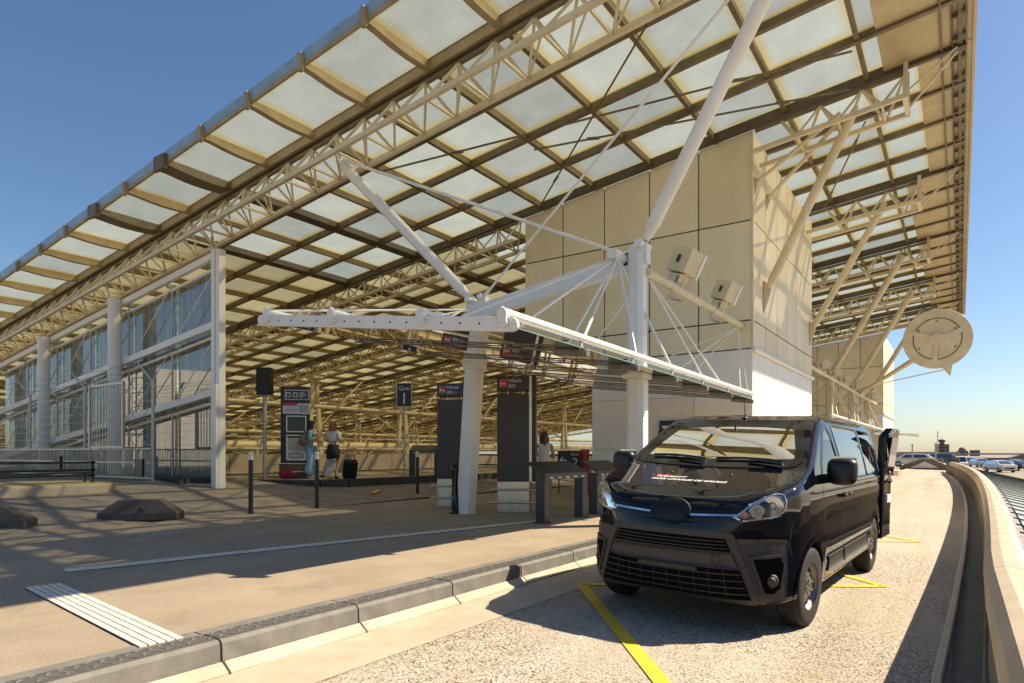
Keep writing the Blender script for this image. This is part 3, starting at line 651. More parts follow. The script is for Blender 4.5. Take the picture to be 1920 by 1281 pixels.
m.add(vs, [(j*n+i, j*n+(i+1) % n, (j+1)*n+(i+1) % n, (j+1)*n+i) for j in range(3) for i in range(n)]); m.build('rim', M['beam'], t)
m = MB(); disc(m, .2, .03, .1, 24); m.build('hub', M['cream'], t, bevel=.01)
for a in (R(20), R(160), R(265)):
    m = MB(); dv = rgt*math.cos(a)+up_*math.sin(a); m.bar(C0-L+dv*.18+vdir*.06, C0-L+dv*.72+vdir*.05, .1, .05, up=vdir, w2=.14); m.build('spoke', M['cream'], t)
m = MB()
for k in range(6):
    for e in (-.04, .04): a = R(60*k+30)+e; dv = rgt*math.cos(a)+up_*math.sin(a); disc_c = C0-L+dv*.58+vdir*.03; m.tube(disc_c, disc_c+vdir*.02, .018, 8)
m.build('bolts', M['black'], t)
m = MB(); m.prism([C0-L+rgt*.1+up_*-.9-vdir*.05, C0-L+rgt*.42+up_*-.85-vdir*.05, C0-L+rgt*.36+up_*-1.25-vdir*.05], vdir*.06); m.build('pointer', M['cream'], t)
m = MB(); m.tube((0.1, 0, 0), C0-L-vdir*.05+up_*-.2, .07, 10, .11); m.build('arm', M['cream'], t)
m = MB(); m.tube((.1, .3, .3), C0-L-vdir*.05+up_*-1.0+rgt*.3, .02, 6); m.build('stay', M['cream'], t)

# ================================================================== GLASS WIND SCREEN ON THE LEFT (under the front truss)
SCR = thing('glass_screen', (-15.4, 9.5, zl(-15.4)), 'tall reflective glass wind screen on white columns left of the bus lane', 'glass screen')
SL = Vector((-15.4, 9.5, zl(-15.4)))
def sco(m, name, mat, **kw): o = m.build(name, mat, SCR, **kw); o.location = -SL; return o
def zrail(x, base): return base+.119*(x+15.4)
m = MB(); m.bb((-15.55, 9.2, zl(-15.4)-.05), (-15.39, 9.42, 6.35)); m.bb((-15.38, 9.22, zl(-15.4)-.05), (-15.22, 9.4, 6.3)); m.bb((-15.36, 9.12, zl(-15.4)-.05), (-15.2, 9.2, 2.9)); sco(m, 'end_post', M['white'], bevel=.01)
m = MB(); m.tube((-15.35, 9.15, 6.3), (-15.35, 9.1, zroof(-15.35)-.86), .03, 8); sco(m, 'hanger', M['greysteel'])
CX = [-20.4, -25.4, -30.4]
for x in CX:
    m = MB(); m.tube((x, 9.1, zl(x)-.05), (x, 9.1, zrail(x, 6.28)), .18, 24); m.tube((x, 9.1, zl(x)-.02), (x, 9.1, zl(x)+.04), .26, 16); sco(m, 'column', M['white'])
    for b in (2.75, 4.45): m = MB(); m.box((x, 9.28, zrail(x, b)), (.2, .14, .22)); sco(m, 'column_bracket', M['white'])
for b in (6.2, 4.45, 2.75):
    xs_ = [-15.55]+CX
    for a, c in zip(xs_[:-1], xs_[1:]):
        m = MB(); m.bar((a-.02, 9.3, zrail(a, b)), (c+.02, 9.3, zrail(c, b)), .12, .17); sco(m, 'rail', M['white'])
        m = MB(); m.tube((a-.1, 9.48, zrail(a, b)-.22), (c+.1, 9.48, zrail(c, b)-.22), .045, 8); sco(m, 'rail_tube', M['white'])
        xm = (a+c)/2
        for q in (a-.35, xm, c+.3): m = MB(); m.box((q, 9.45, zrail(q, b)-.1), (.12, .16, .1)); m.tube((q-.1, 9.55, zrail(q, b)-.08), (q+.1, 9.55, zrail(q, b)-.08), .03, 6); sco(m, 'glass_clamp', M['greysteel'])
xm_ = [-15.6, -17.95, -20.4, -22.9, -25.4, -27.9, -30.4]
lv = [None, 2.62, 4.32, 6.05]
for a, c in zip(xm_[:-1], xm_[1:]):
    for q in range(3):
        lo = (lambda x: zl(x)+.02) if q == 0 else (lambda x, b=lv[q]: zrail(x, b)+.02); hi = lambda x, b=lv[q+1]: zrail(x, b)-.02
        m = MB(); m.prism([(a-.02, 9.6, lo(a)), (c+.02, 9.6, lo(c)), (c+.02, 9.6, hi(c)), (a-.02, 9.6, hi(a))], (0, .02, 0)); sco(m, 'pane', M['screen'])
for x in xm_[:-1]:
    m = MB(); m.tube((x, 9.5, zl(x)), (x, 9.5, zrail(x, 6.1)), .03, 8); sco(m, 'mullion', M['galv'])
for a, c in zip(xm_[:-1], xm_[1:]):
    for q in (1, 2): m = MB(); m.tube((a, 9.42, zrail(a, lv[q+1])-.05), (c, 9.42, zrail(c, lv[q])), .015, 6); sco(m, 'brace_rod', M['white'])

# ================================================================== SECURITY FENCE in front of the screen
def fz(x): return zl(x)
FE = thing('security_fence', (-17, 8.3, fz(-17)), 'galvanised mesh security fence topped with barbed wire before the glass screen', 'fence'); FL = Vector((-17, 8.3, fz(-17)))
def fo(m, name, mat='galv', **kw): o = m.build(name, M[mat], FE, **kw); o.location = -FL; return o
for x in (-16.6, -20.35, -24.2, -28):
    m = MB(); m.tube((x, 8.3, fz(x)), (x, 8.3, fz(x)+2.55), .04, 8); m.bar((x, 8.3, fz(x)+2.5), (x-.12, 8.0, fz(x)+2.95), .05, .04); fo(m, 'post')
m = MB()
x = -16.6
while x > -30: m.bar((x, 8.25, fz(x)+.08), (x, 8.25, fz(x)+.78), .018, .018); x -= .1
for h in (.06, .45, .8): m.bar((-16.6, 8.25, fz(-17.1)+h), (-30, 8.25, fz(-30)+h), .03, .04)
fo(m, 'lower_railing')
m = MB(); x = -20.35
while x > -30: m.bar((x, 8.32, fz(x)+.8), (x, 8.32, fz(x)+2.5), .007, .007); x -= .12
for k in range(8): m.bar((-20.35, 8.32, fz(-20.35)+.85+k*.235), (-30, 8.32, fz(-30)+.85+k*.235), .008, .008)
fo(m, 'wire_mesh')
m = MB()
for x in (-17.7, -19.55): m.bar((x, 8.1, fz(x)+.8), (x, 8.1, fz(x)+2.55), .07, .07)
for h in (.85, 2.5): m.bar((-17.7, 8.1, fz(-17.7)+h), (-19.55, 8.1, fz(-19.55)+h), .05, .06)
fo(m, 'gate_frame')
for k in range(11):
    x = -17.85-k*.16; m = MB(); m.bar((x, 8.1, fz(x)+.85), (x, 8.1, fz(x)+2.68), .022, .022); fo(m, 'gate_bar')
m = MB()
for k in range(8): m.bar((-16.6, 8.3, fz(-16.6)+.95+k*.22), (-20.35, 8.3, fz(-20.35)+.95+k*.22), .009, .009)
fo(m, 'gate_wires')
m = MB()
for k in range(3): m.path([(-16.6-.45*i, 8.26-.09*k, fz(-16.6-.45*i)+2.62+.14*k+random.uniform(-.03, .03)) for i in range(28)], .007, 4)
for k in range(5): 
    c = Vector((-17.1, 8.2, fz(-17)+.95+k*.36)); m.path([c+Vector((.3*math.cos(a), .1*math.sin(2*a), .22*math.sin(a))) for a in [i*math.pi/6 for i in range(13)]], .009, 4)
fo(m, 'barbed_wire', 'greysteel')
m = MB(); m.bb((-17.3, 8.18, fz(-17)+.1), (-16.9, 8.24, fz(-17)+.55)); fo(m, 'sign_plate', 'black'); m = MB(); m.bb((-22.2, 8.18, fz(-22)+.1), (-21.7, 8.24, fz(-22)+.6)); fo(m, 'sign_plate', 'black')
# base wall under screen
g = MB(); g.add([(x, y, z) for x in (-16.2, -32) for (y, z) in ((8.7, zl(x)-.1), (8.7, zl(x)+.14), (9.9, zl(x)+.14), (9.9, zl(x)-.1))], [(0, 1, 5, 4), (1, 2, 6, 5), (2, 3, 7, 6), (0, 3, 2, 1), (4, 5, 6, 7)])
g.build('screen_plinth', M['kerb_dark'], label='dark low plinth under the glass screen', cat='plinth')

# ================================================================== BENCH ISLAND and concrete blocks on the left
def iz(x): return zl(x)
isl = thing('bench_island', (-15.6, 6.0, iz(-15.6)), 'low kerbed island with ochre top carrying the bench', 'island')
IL = Vector((-15.6, 6.0, iz(-15.6))); pts = [(-16.2, 1.5), (-15.35, 1.5), (-15.35, 6.3), (-15.45, 6.75), (-15.75, 7.05), (-16.2, 7.15), (-18.2, 7.15), (-18.2, 1.5)]
m = MB(); m.prism([(x, y, -.15) for x, y in pts], (0, 0, .15+.52)); o = m.build('kerb_body', M['concrete'], isl, bevel=.03); o.location = (15.6, -6, -IL.z)
m = MB(); m.prism([(x-.12 if x > -16 else x, y-.1, .5) for x, y in pts], (0, 0, .03)); o = m.build('ochre_top', M['orangewood'], isl); o.location = (15.6, -6, -IL.z)
bn = thing('bench', (-16.2, 5.6, .53), 'black slatted metal bench on the ochre island', 'bench', R(0))
for y in (1.15, -1.5): 
    m = MB(); m.bar((0, y, 0), (0, y, .48), .06, .06); m.build('leg', M['black'], bn); m = MB(); m.bar((-.4, y, 0), (-.4, y, .22), .05, .05); m.build('leg', M['black'], bn)
for z in (.16, .28, .45): m = MB(); m.bb((-.02, -1.6, z-.025), (.03, 1.2, z+.025)); m.build('back_slat', M['black'], bn)
for k in range(4): m = MB(); m.bb((-.1-.1*k, -1.6, .2), (-.03-.1*k, 1.2, .225)); m.build('seat_slat', M['black'], bn)
def barrier_block(loc, rz, label):
    t = thing('concrete_block', loc, label, 'concrete block', rz, 'dark concrete lane blocks')
    m = MB(); l, w = .66, .2
    lo = [(-l, -w, 0), (l, -w, 0), (l, w, 0), (-l, w, 0)]; mi = [(-l, -w, .13), (l, -w, .13), (l, w, .13), (-l, w, .13)]; hi = [(-l*.52, -w*.6, .36), (l*.52, -w*.6, .36), (l*.52, w*.6, .36), (-l*.52, w*.6, .36)]
    m.add(lo+mi+hi, [(3, 2, 1, 0)]+[(i, (i+1) % 4, 4+(i+1) % 4, 4+i) for i in range(4)]+[(4+i, 4+(i+1) % 4, 8+(i+1) % 4, 8+i) for i in range(4)]+[(8, 9, 10, 11)]); m.build('body', surf('block_concrete', (.12, .1, .078), (.09, .076, .06), 5, .9, bump=.3, bscale=120), t, bevel=.008)
    m = MB(); m.lathe([(.05, 0), (.05, .02), (.035, .03)], 12, (.08, -w-.0, .2)); m.build('lifting_eye', M['black'], t)
barrier_block((-12.1, 5.85, .0), math.atan2(.86, .9), 'dark chamfered concrete block at the edge of the pavement by the lane')
barrier_block((-12.7, 3.75, .0), math.atan2(.86, .9), 'dark chamfered concrete block half out of frame beside the bench island')
# bollards
def bollard(x, y, z, label):
    t = thing('bollard', (x, y, z), label, 'bollard', 0, 'black bollards with white caps')
    m = MB(); m.tube((0, 0, 0), (0, 0, 1.06), .045, 16); m.build('shaft', M['black'], t); m = MB(); m.lathe([(.046, 1.06), (.046, 1.17), (.05, 1.18), (.05, 1.2), (.03, 1.215)], 16); m.build('cap', M['sign_white'], t)
bollard(-11.45, 7.6, 0, 'white-capped black bollard on the lane edge beside the concrete block')
bollard(-11.4, 9.15, 0, 'white-capped black bollard in front of the woman in blue')
bollard(-12.6, 13.6, .02, 'white-capped black bollard in front of the black steel arch')
# dark kerb of the pavement along the inner lane
m = MB(); vs = []
for y, h in ((9.6, -.055), (12.5, -.02), (40, -.02)): vs += [(-11.5, y, h-.15), (-11.62, y, h-.15), (-11.62, y, h+.02), (-11.5, y, h+.06)]
m.add(vs, [(4*a+q, 4*a+(q+1) % 4, 4*a+4+(q+1) % 4, 4*a+4+q) for a in range(2) for q in range(4)]+[(0, 1, 2, 3)]); m.build('inner_kerb', M['kerb_dark'], label='dark kerb of the pavement along the inner bus lane', cat='kerb')

# ================================================================== BUS PLATFORM with furniture
PZ = .42
pl = thing('bus_platform', (-15, 12, 0), 'raised bus platform with dark kerb blocks where two women stand', 'platform')
pp = [(-14.4, 60), (-14.4, 12.6), (-14.7, 11.9), (-15.3, 11.4), (-17.2, 10.9), (-19.9, 10.6), (-19.9, 60)]
m = MB(); m.prism([(x+15, y-12, -.1) for x, y in pp], (0, 0, PZ+.1)); m.build('slab', M['lane'], pl)
edge = [(-14.38, 30), (-14.38, 24), (-14.38, 18), (-14.38, 12.6), (-14.68, 11.88), (-15.28, 11.38), (-17.2, 10.88), (-19.9, 10.58)]
for (x0, y0), (x1, y1) in zip(edge[:-1], edge[1:]):
    n_ = max(1, int(math.hypot(x1-x0, y1-y0)/1.0))
    for k in range(n_):
        a = Vector((x0+(x1-x0)*k/n_+15, y0+(y1-y0)*k/n_-12, PZ/2+.012)); b = Vector((x0+(x1-x0)*(k+.98)/n_+15, y0+(y1-y0)*(k+.98)/n_-12, PZ/2+.012)); m = MB(); m.bar(a, b, .16, PZ+.02); m.build('kerb_block', M['kerb_dark'], pl)
# low wall and railing behind the platform
lw = thing('hall_parapet', (-20, 10, 0), 'low concrete wall with pipe railings between platform and station hall', 'wall')
for k in range(20): m = MB(); m.bb((0, .02+k*2.5, .3), (-.25, 2.48+k*2.5, 1.14)); m.build('wall_block', M['concrete'], lw)
for h in (1.35, 1.75): m = MB(); m.tube((-.1, -.8, h), (-.1, 50, h), .025, 6); m.build('rail', M['white'], lw)
for k in range(14): m = MB(); m.tube((-.1, k*3.6, 1.1), (-.1, k*3.6, 1.78), .025, 6); m.build('rail_post', M['white'], lw)
m = MB(); m.bb((.4, 0, .42), (1.2, 50, .5)); m.build('step', M['concrete'], lw)
# totem with bus information
tt = thing('bus_totem', (-16.7, 12.6, PZ), 'black bus stop totem with timetable, screen and poster', 'totem', R(52))
m = MB(); m.bb((-.42, -.16, .42), (.42, .16, 2.78)); m.build('cabinet', M['black'], tt, bevel=.01)
m = MB(); m.bb((-.46, -.2, 0), (.46, .2, .42)); m.build('foot', M['beam'], tt, bevel=.01)
for z in (.2, .45): m = MB(); m.tube((-.62, -.26, z), (.5, -.26, z), .025, 8); m.build('guard_rail', M['steel'], tt)
m = MB(); m.bb((-.3, -.185, 2.38), (.4, -.16, 2.68)); m.build('header_frame', M['sign_white'], tt); m = MB(); m.bb((-.28, -.19, 2.4), (.38, -.184, 2.66)); m.build('header', M['blackgloss'], tt)
for x in (-.2, .0): m = MB(); m.bb((x-.065, -.194, 2.46), (x+.065, -.19, 2.6)); m.build('pictogram_field', M['sign_white'], tt)
m = MB(); m.bb((-.245, -.198, 2.49), (-.155, -.194, 2.57)); m.bb((-.235, -.198, 2.475), (-.215, -.194, 2.49)); m.bb((-.185, -.198, 2.475), (-.165, -.194, 2.49)); m.bb((-.04, -.198, 2.48), (.04, -.194, 2.56)); m.bb((-.06, -.198, 2.56), (.06, -.194, 2.575)); m.build('pictogram', M['blackgloss'], tt)
for i, w_ in enumerate((.16, .2, .12)): m = MB(); m.bb((.11, -.193, 2.58-.06*i), (.11+w_, -.19, 2.6-.06*i)); m.build('text_line', M['sign_white'], tt)
m = MB(); m.bb((-.36, -.18, 1.95), (.42, -.162, 2.28)); m.build('route_panel', M['poster'], tt); m = MB(); m.bb((-.36, -.185, 2.2), (.06, -.18, 2.28)); m.build('red_band', M['pink'], tt)
m = MB()
for k in range(6): m.bb((.12+.045*k, -.184, 2.0), (.135+.045*k, -.18, 2.22))
m.path([(-.3, -.182, 2.02), (-.15, -.182, 2.08), (-.05, -.182, 2.04), (.04, -.182, 2.1)], .006, 4); m.build('route_print', M['black'], tt)
m = MB(); m.bb((-.26, -.178, 1.4), (.32, -.162, 1.9)); m.build('screen_frame', M['steel'], tt); m = MB(); m.bb((-.23, -.184, 1.43), (.29, -.178, 1.87)); m.build('screen', M['blackgloss'], tt)
m = MB(); m.bb((-.26, -.178, .55), (.32, -.162, 1.32)); m.build('timetable_frame', M['steel'], tt); m = MB(); m.bb((-.23, -.184, .58), (.29, -.178, 1.29)); m.build('timetable', M['poster'], tt)
m = MB()
for k in range(9): m.bb((-.2+.055*k, -.188, .85), (-.165+.055*k, -.184, 1.2))
m.build('timetable_columns', surf('print_orange', (.5, .36, .24), (.3, .3, .33), 20, .5), tt)
m = MB(); m.bb((-.23, -.188, 1.23), (.29, -.184, 1.29)); m.path([(-.15, -.186, .64), (.2, -.186, .64), (.24, -.186, .7), (.2, -.186, .76), (-.15, -.186, .76), (-.2, -.186, .7), (-.15, -.186, .64)], .008, 4); m.build('timetable_print', M['black'], tt)
# loudspeaker-like black box on a pole
t = thing('display_pole', (-16.35, 11.3, PZ), 'black box display on a grey pole beside the bus totem', 'display pole', R(35))
m = MB(); m.tube((0, 0, 0), (0, 0, 2.45), .055, 12); m.tube((0, 0, 0), (0, 0, .02), .14, 12); m.build('pole', M['galv'], t); m = MB(); m.bb((-.2, -.14, 2.42), (.2, .14, 3.2)); m.build('box', M['blackgloss'], t, bevel=.01); m = MB(); m.bb((-.17, -.15, 2.46), (.17, -.141, 3.16)); m.build('screen', M['black'], t)
# platform number sign
t = thing('platform_sign', (-16.2, 16.8, PZ), 'black sign with white border reading Quai 1 on a pole', 'sign', R(34.5))
m = MB(); m.tube((0, .04, 0), (0, .04, 3.25), .03, 8); m.build('pole', M['galv'], t); m = MB(); m.bb((-.27, -.01, 2.4), (.27, .02, 3.25)); m.build('border', M['sign_white'], t); m = MB(); m.bb((-.25, -.016, 2.42), (.25, -.008, 3.23)); m.build('plate', M['black'], t)
text('Quai', .2, M['sign_white'], t, (0, -.018, 3.0), align='CENTER'); text('1', .58, M['sign_white'], t, (0, -.018, 2.5), align='CENTER')
# black steel arches (lean rails)
def arch(x, y, z, rz, label, w=1.3, deep=.42):
    t = thing('steel_arch', (x, y, z), label, 'lean rail', rz, 'black steel lean rails')
    for s in (-1, 1):
        m = MB(); xx = s*(w/2-.1); m.prism([(xx-.1, -.09, 0), (xx+.1, -.09, 0), (xx+.1, .09, 0), (xx-.1, .09, 0)], (0, 0, .8)); m.build('leg', M['anthracite'], t, bevel=.012)
        m = MB(); m.bb((xx-.12, -.11, 0), (xx+.12, .11, .015)); m.build('foot_plate', M['black'], t)
    m = MB(); m.prism([(-w/2, -.1, .78), (w/2, -.1, .78), (w/2, -.1, .86), (w/2-.05, deep-.1, 1.02), (-w/2+.05, deep-.1, 1.02), (-w/2, -.1, .86)], (0, .0001, 0))
    m = MB(); P = [(-w/2, -.1, .8), (w/2, -.1, .8), (w/2-.06, deep-.12, 1.0), (-w/2+.06, deep-.12, 1.0)]
    m.prism([(p[0], p[1], p[2]) for p in P], (0, 0, .045)); m.build('top_panel', M['anthracite'], t, bevel=.01)
    m = MB(); m.bb((-w/2+.02, -.1, .74), (w/2-.02, -.02, .805)); m.build('front_rail', M['anthracite'], t)
    for k in range(5): cx_ = -w/2+.22+k*(w-.44)/4; m = MB(); m.bb((cx_-.06, -.106, .755), (cx_+.06, -.101, .785)); m.build('reflector_strip', M['whitepaint'], t)
    return t
arch(-5.85, 10.1, 0, R(90), 'black steel lean rail between the leaning white leg and the van', 1.55)
arch(-5.9, 12.0, 0, R(90), 'black steel lean rail with red bag on it by the white wall', 1.3)
arch(-14.95, 16.5, PZ, R(34), 'black steel lean rail on the bus platform behind a bollard', 1.05)
t = thing('red_bag', (-5.45, 11.75, .93), 'dark red bag lying on the lean rail beside the van', 'bag', R(20)); m = MB(); m.ball((0, 0, .09), (.2, .13, .1), 12, 8); m.build('pouch', surf('red_cloth', (.11, .012, .018), (.07, .008, .012), 6, .8), t); m = MB(); m.path([(-.12, 0, .15), (-.06, 0, .26), (.06, 0, .26), (.12, 0, .15)], .014, 6); m.build('strap', M['black'], t)
# information pylons reading Hotels
def pylon(x, y, label, arrow):
    t = thing('information_pylon', (x, y, 0), label, 'pylon', R(28), 'dark information pylons')
    m = MB(); m.bb((-.36, -.16, .62), (.28, .16, 2.38)); m.build('panel', M['anthracite'], t, bevel=.008)
    m = MB(); m.bb((-.35, -.2, 0), (.3, .2, .62)); m.build('foot', M['steel'], t, bevel=.006)
    m = MB(); m.bb((.285, -.12, .62), (.34, .12, 2.75)); m.build('side_post', M['steel'], t); m = MB(); m.bb((.345, -.15, .62), (.42, .15, 2.75)); m.build('side_panel', M['black'], t)
    m = MB(); m.bb((-.36, -.18, 2.45), (.28, .18, 2.74)); m.build('sign_box', M['anthracite'], t, bevel=.006); m = MB(); m.bb((-.33, -.186, 2.48), (.25, -.18, 2.71)); m.build('sign_face', surf('sign_navy', (.02, .026, .035), None, 2, .3), t)
    for q in (-.16, .16): m = MB(); m.bb((q-.012, -.03, 2.38), (q+.012, .03, 2.45)); m.build('spacer', M['steel'], t)
    m = MB(); m.bb((-.31, -.19, 2.51), (-.16, -.186, 2.68)); m.build('hotel_pictogram_field', M['sign_red'], t); m = MB(); m.bb((-.29, -.193, 2.545), (-.275, -.19, 2.64)); m.bb((-.275, -.193, 2.575), (-.18, -.19, 2.6)); m.bb((-.195, -.193, 2.545), (-.18, -.19, 2.6)); m.build('bed_pictogram', M['sign_white'], t)
    text('Hôtels', .105, M['sign_white'], t, (-.14, -.188, 2.615)); text('酒店'+('' if not arrow else ' ←'), .08, M['sign_white'], t, (-.14, -.188, 2.515))
    for z in (.2, .46):
        m = MB(); m.path([(-.48, .05, z), (-.48, -.26, z), (.42, -.26, z), (.42, .05, z)], .022, 8); m.build('guard_rail', M['steel'], t)
pylon(-9.35, 11.3, 'dark hotel information pylon partly hidden by the leaning white leg', True)
pylon(-7.45, 10.95, 'dark hotel information pylon standing clear beside the waiting woman', False)
t = thing('ashtray_post', (-8.2, 9.95, 0), 'slim black waisted bin post beside the leaning white leg', 'bin', 0); m = MB(); m.lathe([(.16, 0), (.16, .015), (.1, .03), (.085, .35), (.075, .6), (.09, .86), (.095, .95), (.03, .96)], 16); m.build('body', M['blackgloss'], t); m = MB(); m.tube((0, 0, .95), (0, 0, 1.04), .02, 8); m.lathe([(.02, 1.04), (.11, 1.05), (.1, 1.065), (.02, 1.08)], 14); m.build('lid', M['black'], t)
# Quai 2 direction sign, red post, rail behind
t = thing('direction_sign', (-9.4, 16.6, 0), 'black low sign with arrow reading Quai 2', 'sign', R(34.5)); m = MB(); m.bb((-.34, 0, .72), (.34, .03, 1.26)); m.build('plate', M['anthracite'], t)
for q in (-.3, .3): m = MB(); m.tube((q, .05, 0), (q, .05, 1.2), .02, 6); m.build('post', M['black'], t)
m = MB(); m.bar((-.27, -.004, .98), (-.07, -.004, .98), .004, .035); m.bar((-.27, -.004, .98), (-.18, -.004, 1.07), .004, .035); m.bar((-.27, -.004, .98), (-.18, -.004, .89), .004, .035); m.build('arrow', M['sign_white'], t)
text('Quai', .13, M['sign_white'], t, (.03, -.004, 1.12)); text('2', .36, M['sign_white'], t, (.08, -.004, .8)); m = MB(); m.bb((-.012, -.003, .74), (0, 0, 1.24)); m.build('divider', M['black'], t)
t = thing('red_post', (-9.1, 17.0, 0), 'square red post beside the Quai 2 sign', 'post'); m = MB(); m.bb((-.1, -.1, 0), (.1, .1, 1.28)); m.build('shaft', M['sign_red'], t, bevel=.01); m = MB(); m.bb((-.12, -.12, 1.28), (.12, .12, 1.3)); m.build('top_plate', M['sign_red'], t)
t = thing('safety_railing', (-11.3, 19.5, 0), 'black pipe railing across the end of the pavement', 'railing')
for h in (.35, .75, 1.12): m = MB(); m.tube((-4.5, 0, h), (3.2, 0, h), .028, 8); m.build('rail', M['black'], t)
for k in range(5): m = MB(); m.tube((-4.5+k*1.92, 0, 0), (-4.5+k*1.92, 0, 1.12), .03, 8); m.build('post', M['black'], t)
t = thing('notice_board', (-5.7, 15.53, 1.15), 'blue framed notice board on the white wall behind the van', 'notice board'); m = MB(); m.bb((-.5, -.03, 0), (.5, .05, .85)); m.build('frame', surf('navy_frame', (.02, .03, .09), None, 2, .4), t); m = MB(); m.bb((-.42, -.038, .08), (.42, -.03, .72)); m.build('sheet', M['sign_white'], t)
m = MB()
for r_ in range(6): m.bb((-.36, -.041, .62-.09*r_), (.1+.04*(r_ % 3), -.038, .645-.09*r_))
m.build('print', M['black'], t)

# ================================================================== HALL INTERIOR supports (seen under the roof)
for k, y in enumerate(TY[2:9]):
    for j, x in enumerate((-27.5, -38.5, -52)):
        if k > 4 and j == 0: continue
        t = thing('hall_column', (x, y, -1.2), ['pale tapered hall column near the platform wall', 'pale tapered hall column deeper in the hall', 'pale tapered hall column at the back of the hall'][j], 'column', 0, ['tapered hall columns in the first row', 'tapered hall columns in the second row', 'tapered hall columns in the third row'][j])
        zt = zroof(x)-.86+1.2
        for s in (-1, 1): m = MB(); m.bar((0, s*.55, 0), (0, s*.1, zt), .3, .22, up=(1, 0, 0), w2=.16, h2=.14); m.build('leg', M['cream'], t)
        m = MB(); m.bb((-.3, -.3, zt-.1), (.3, .3, zt+.05)); m.build('head', M['cream'], t)
        m = MB(); m.tube((0, 0, zt*.55), (-4.5, 0, zroof(x-4.5)-.86+1.2), .06, 6); m.tube((0, 0, zt*.55), (0, 3.2, zt), .05, 6); m.build('brace', M['cream'], t)
for i, (x, z) in enumerate(((-27.5, 3.6), (-38.5, 2.6), (-33, 1.6))):
    m = MB(); m.tube((x, 12, z), (x, 74, z), .13 if i < 2 else .3, 10); m.build('hall_pipe', M['cream'], label=['thin cream pipe running through the hall near the platform', 'thin cream pipe running deeper in the hall', 'thick cream pipe low in the hall'][i], cat='pipe')
for i, (a, b) in enumerate((((-21, 11.5, 1.2), (-27, 16, -1.2)), ((-24, 50, 2.2), (-16, 58, -.9)))):
    m = MB(); m.tube(a, b, .5 if i == 0 else .45, 14); m.build('duct', M['cream'], label=['broad cream duct sloping down behind the platform wall', 'broad cream branch at the far end of the hall'][i], cat='duct')
# ================================================================== THE VAN  (local: x across, y forward, z up; front axle at y=0)
PROF = np.array([(.72, .25), (.84, .30), (.905, .45), (.91, .68), (.885, .85), (.85, .98), (.78, 1.09), (.62, 1.165), (.3, 1.25), (.02, 1.325), (-.08, 1.355), (-.5, 1.6), (-.78, 1.745), (-.93, 1.81), (-1.15, 1.86), (-1.7, 1.9), (-2.6, 1.915), (-3.5, 1.9), (-3.72, 1.86), (-3.8, 1.78), (-3.85, 1.3), (-3.88, .7), (-3.86, .33), (-3.67, .27)])
def mirror(p): p = np.array(p); return np.concatenate([p, (p*np.array([-1, 1]))[::-1]])
PLAN = mirror([(.0, .935), (.2, .925), (.4, .885), (.58, .81), (.73, .7), (.84, .55), (.91, .37), (.945, .15), (.957, -.15), (.957, -3.4), (.94, -3.72), (.9, -3.85), (.8, -3.89)])   # (x,y)
FRONT = mirror([(.0, 1.93), (.45, 1.92), (.62, 1.895), (.71, 1.845), (.76, 1.78), (.80, 1.66), (.86, 1.45), (.905, 1.26), (.935, 1.12), (.95, .95), (.957, .75), (.955, .5), (.93, .32), (.88, .25)])  # (x,z)
def sdf(poly, p):
    a = poly; b = np.roll(poly, -1, 0); d = np.full(len(p), 1e9); s = np.ones(len(p))
    for i in range(len(a)):
        e = b[i]-a[i]; w = p-a[i]; t = np.clip((w@e)/max(1e-12, e@e), 0, 1); q = w-t[:, None]*e; d = np.minimum(d, (q*q).sum(1))
        c1 = p[:, 1] >= a[i][1]; c2 = p[:, 1] < b[i][1]; c3 = e[0]*w[:, 1] > e[1]*w[:, 0]
        f = (c1 & c2 & c3) | (~c1 & ~c2 & ~c3); s = np.where(f, -s, s)
    return s*np.sqrt(d)
def smax(a, b, k): h = np.clip(.5+.5*(a-b)/k, 0, 1); return b*(1-h)+a*h+k*h*(1-h)
def body_f(P):
    P = np.atleast_2d(P)
    f = smax(sdf(PROF, P[:, [1, 2]]), sdf(PLAN, P[:, [0, 1]]), .09); f = smax(f, sdf(FRONT, P[:, [0, 2]]), .05)
    # crease above the sill and a shallow waist scoop along the doors
    s = np.exp(-((P[:, 2]-.86)/.09)**2)*np.clip((-.35-P[:, 1])/.3, 0, 1)*.013+np.exp(-((P[:, 2]-.55)/.05)**2)*np.clip((-.45-P[:, 1])/.1, 0, 1)*.01
    return f+s*(np.abs(P[:, 0]) > .8)
def hit(o, d, far, it=34):
    """outermost surface along o+t*d searching inwards from t=far to 0"""
    o = np.array(o, float); d = np.array(d, float); lo = np.zeros(len(o)); hi = np.full(len(o), far, float)
    for _ in range(it):
        m = (lo+hi)/2; f = body_f(o+d*m[:, None]); ins = f < 0; lo = np.where(ins, m, lo); hi = np.where(ins, hi, m)
    return o+d*((lo+hi)/2)[:, None]
def on_side(pts, off=0, sgn=1):
    p = np.array(pts, float); o = np.c_[np.zeros(len(p)), p[:, 0], p[:, 1]]; h = hit(o, np.tile([sgn, 0, 0], (len(p), 1)), 1.3); h[:, 0] += sgn*off; return h
def on_front(pts, off=0):
    p = np.array(pts, float); o = np.c_[p[:, 0], np.full(len(p), -.6), p[:, 1]]; h = hit(o, np.tile([0, 1, 0], (len(p), 1)), 1.8); h[:, 1] += off; return h
def on_screen(pts, off=0):
    """points given as (x,z); marches from inside the cab forwards and up, for the windscreen"""
    p = np.array(pts, float); o = np.c_[p[:, 0]*.9, np.full(len(p), -1.3), p[:, 1]-.05]; d = np.c_[p[:, 0]*.1, np.full(len(p), 1.0), np.full(len(p), .05)]; d /= np.linalg.norm(d, axis=1)[:, None]; h = hit(o, d, 2.2); return h+np.array([0, .5, .86])*off
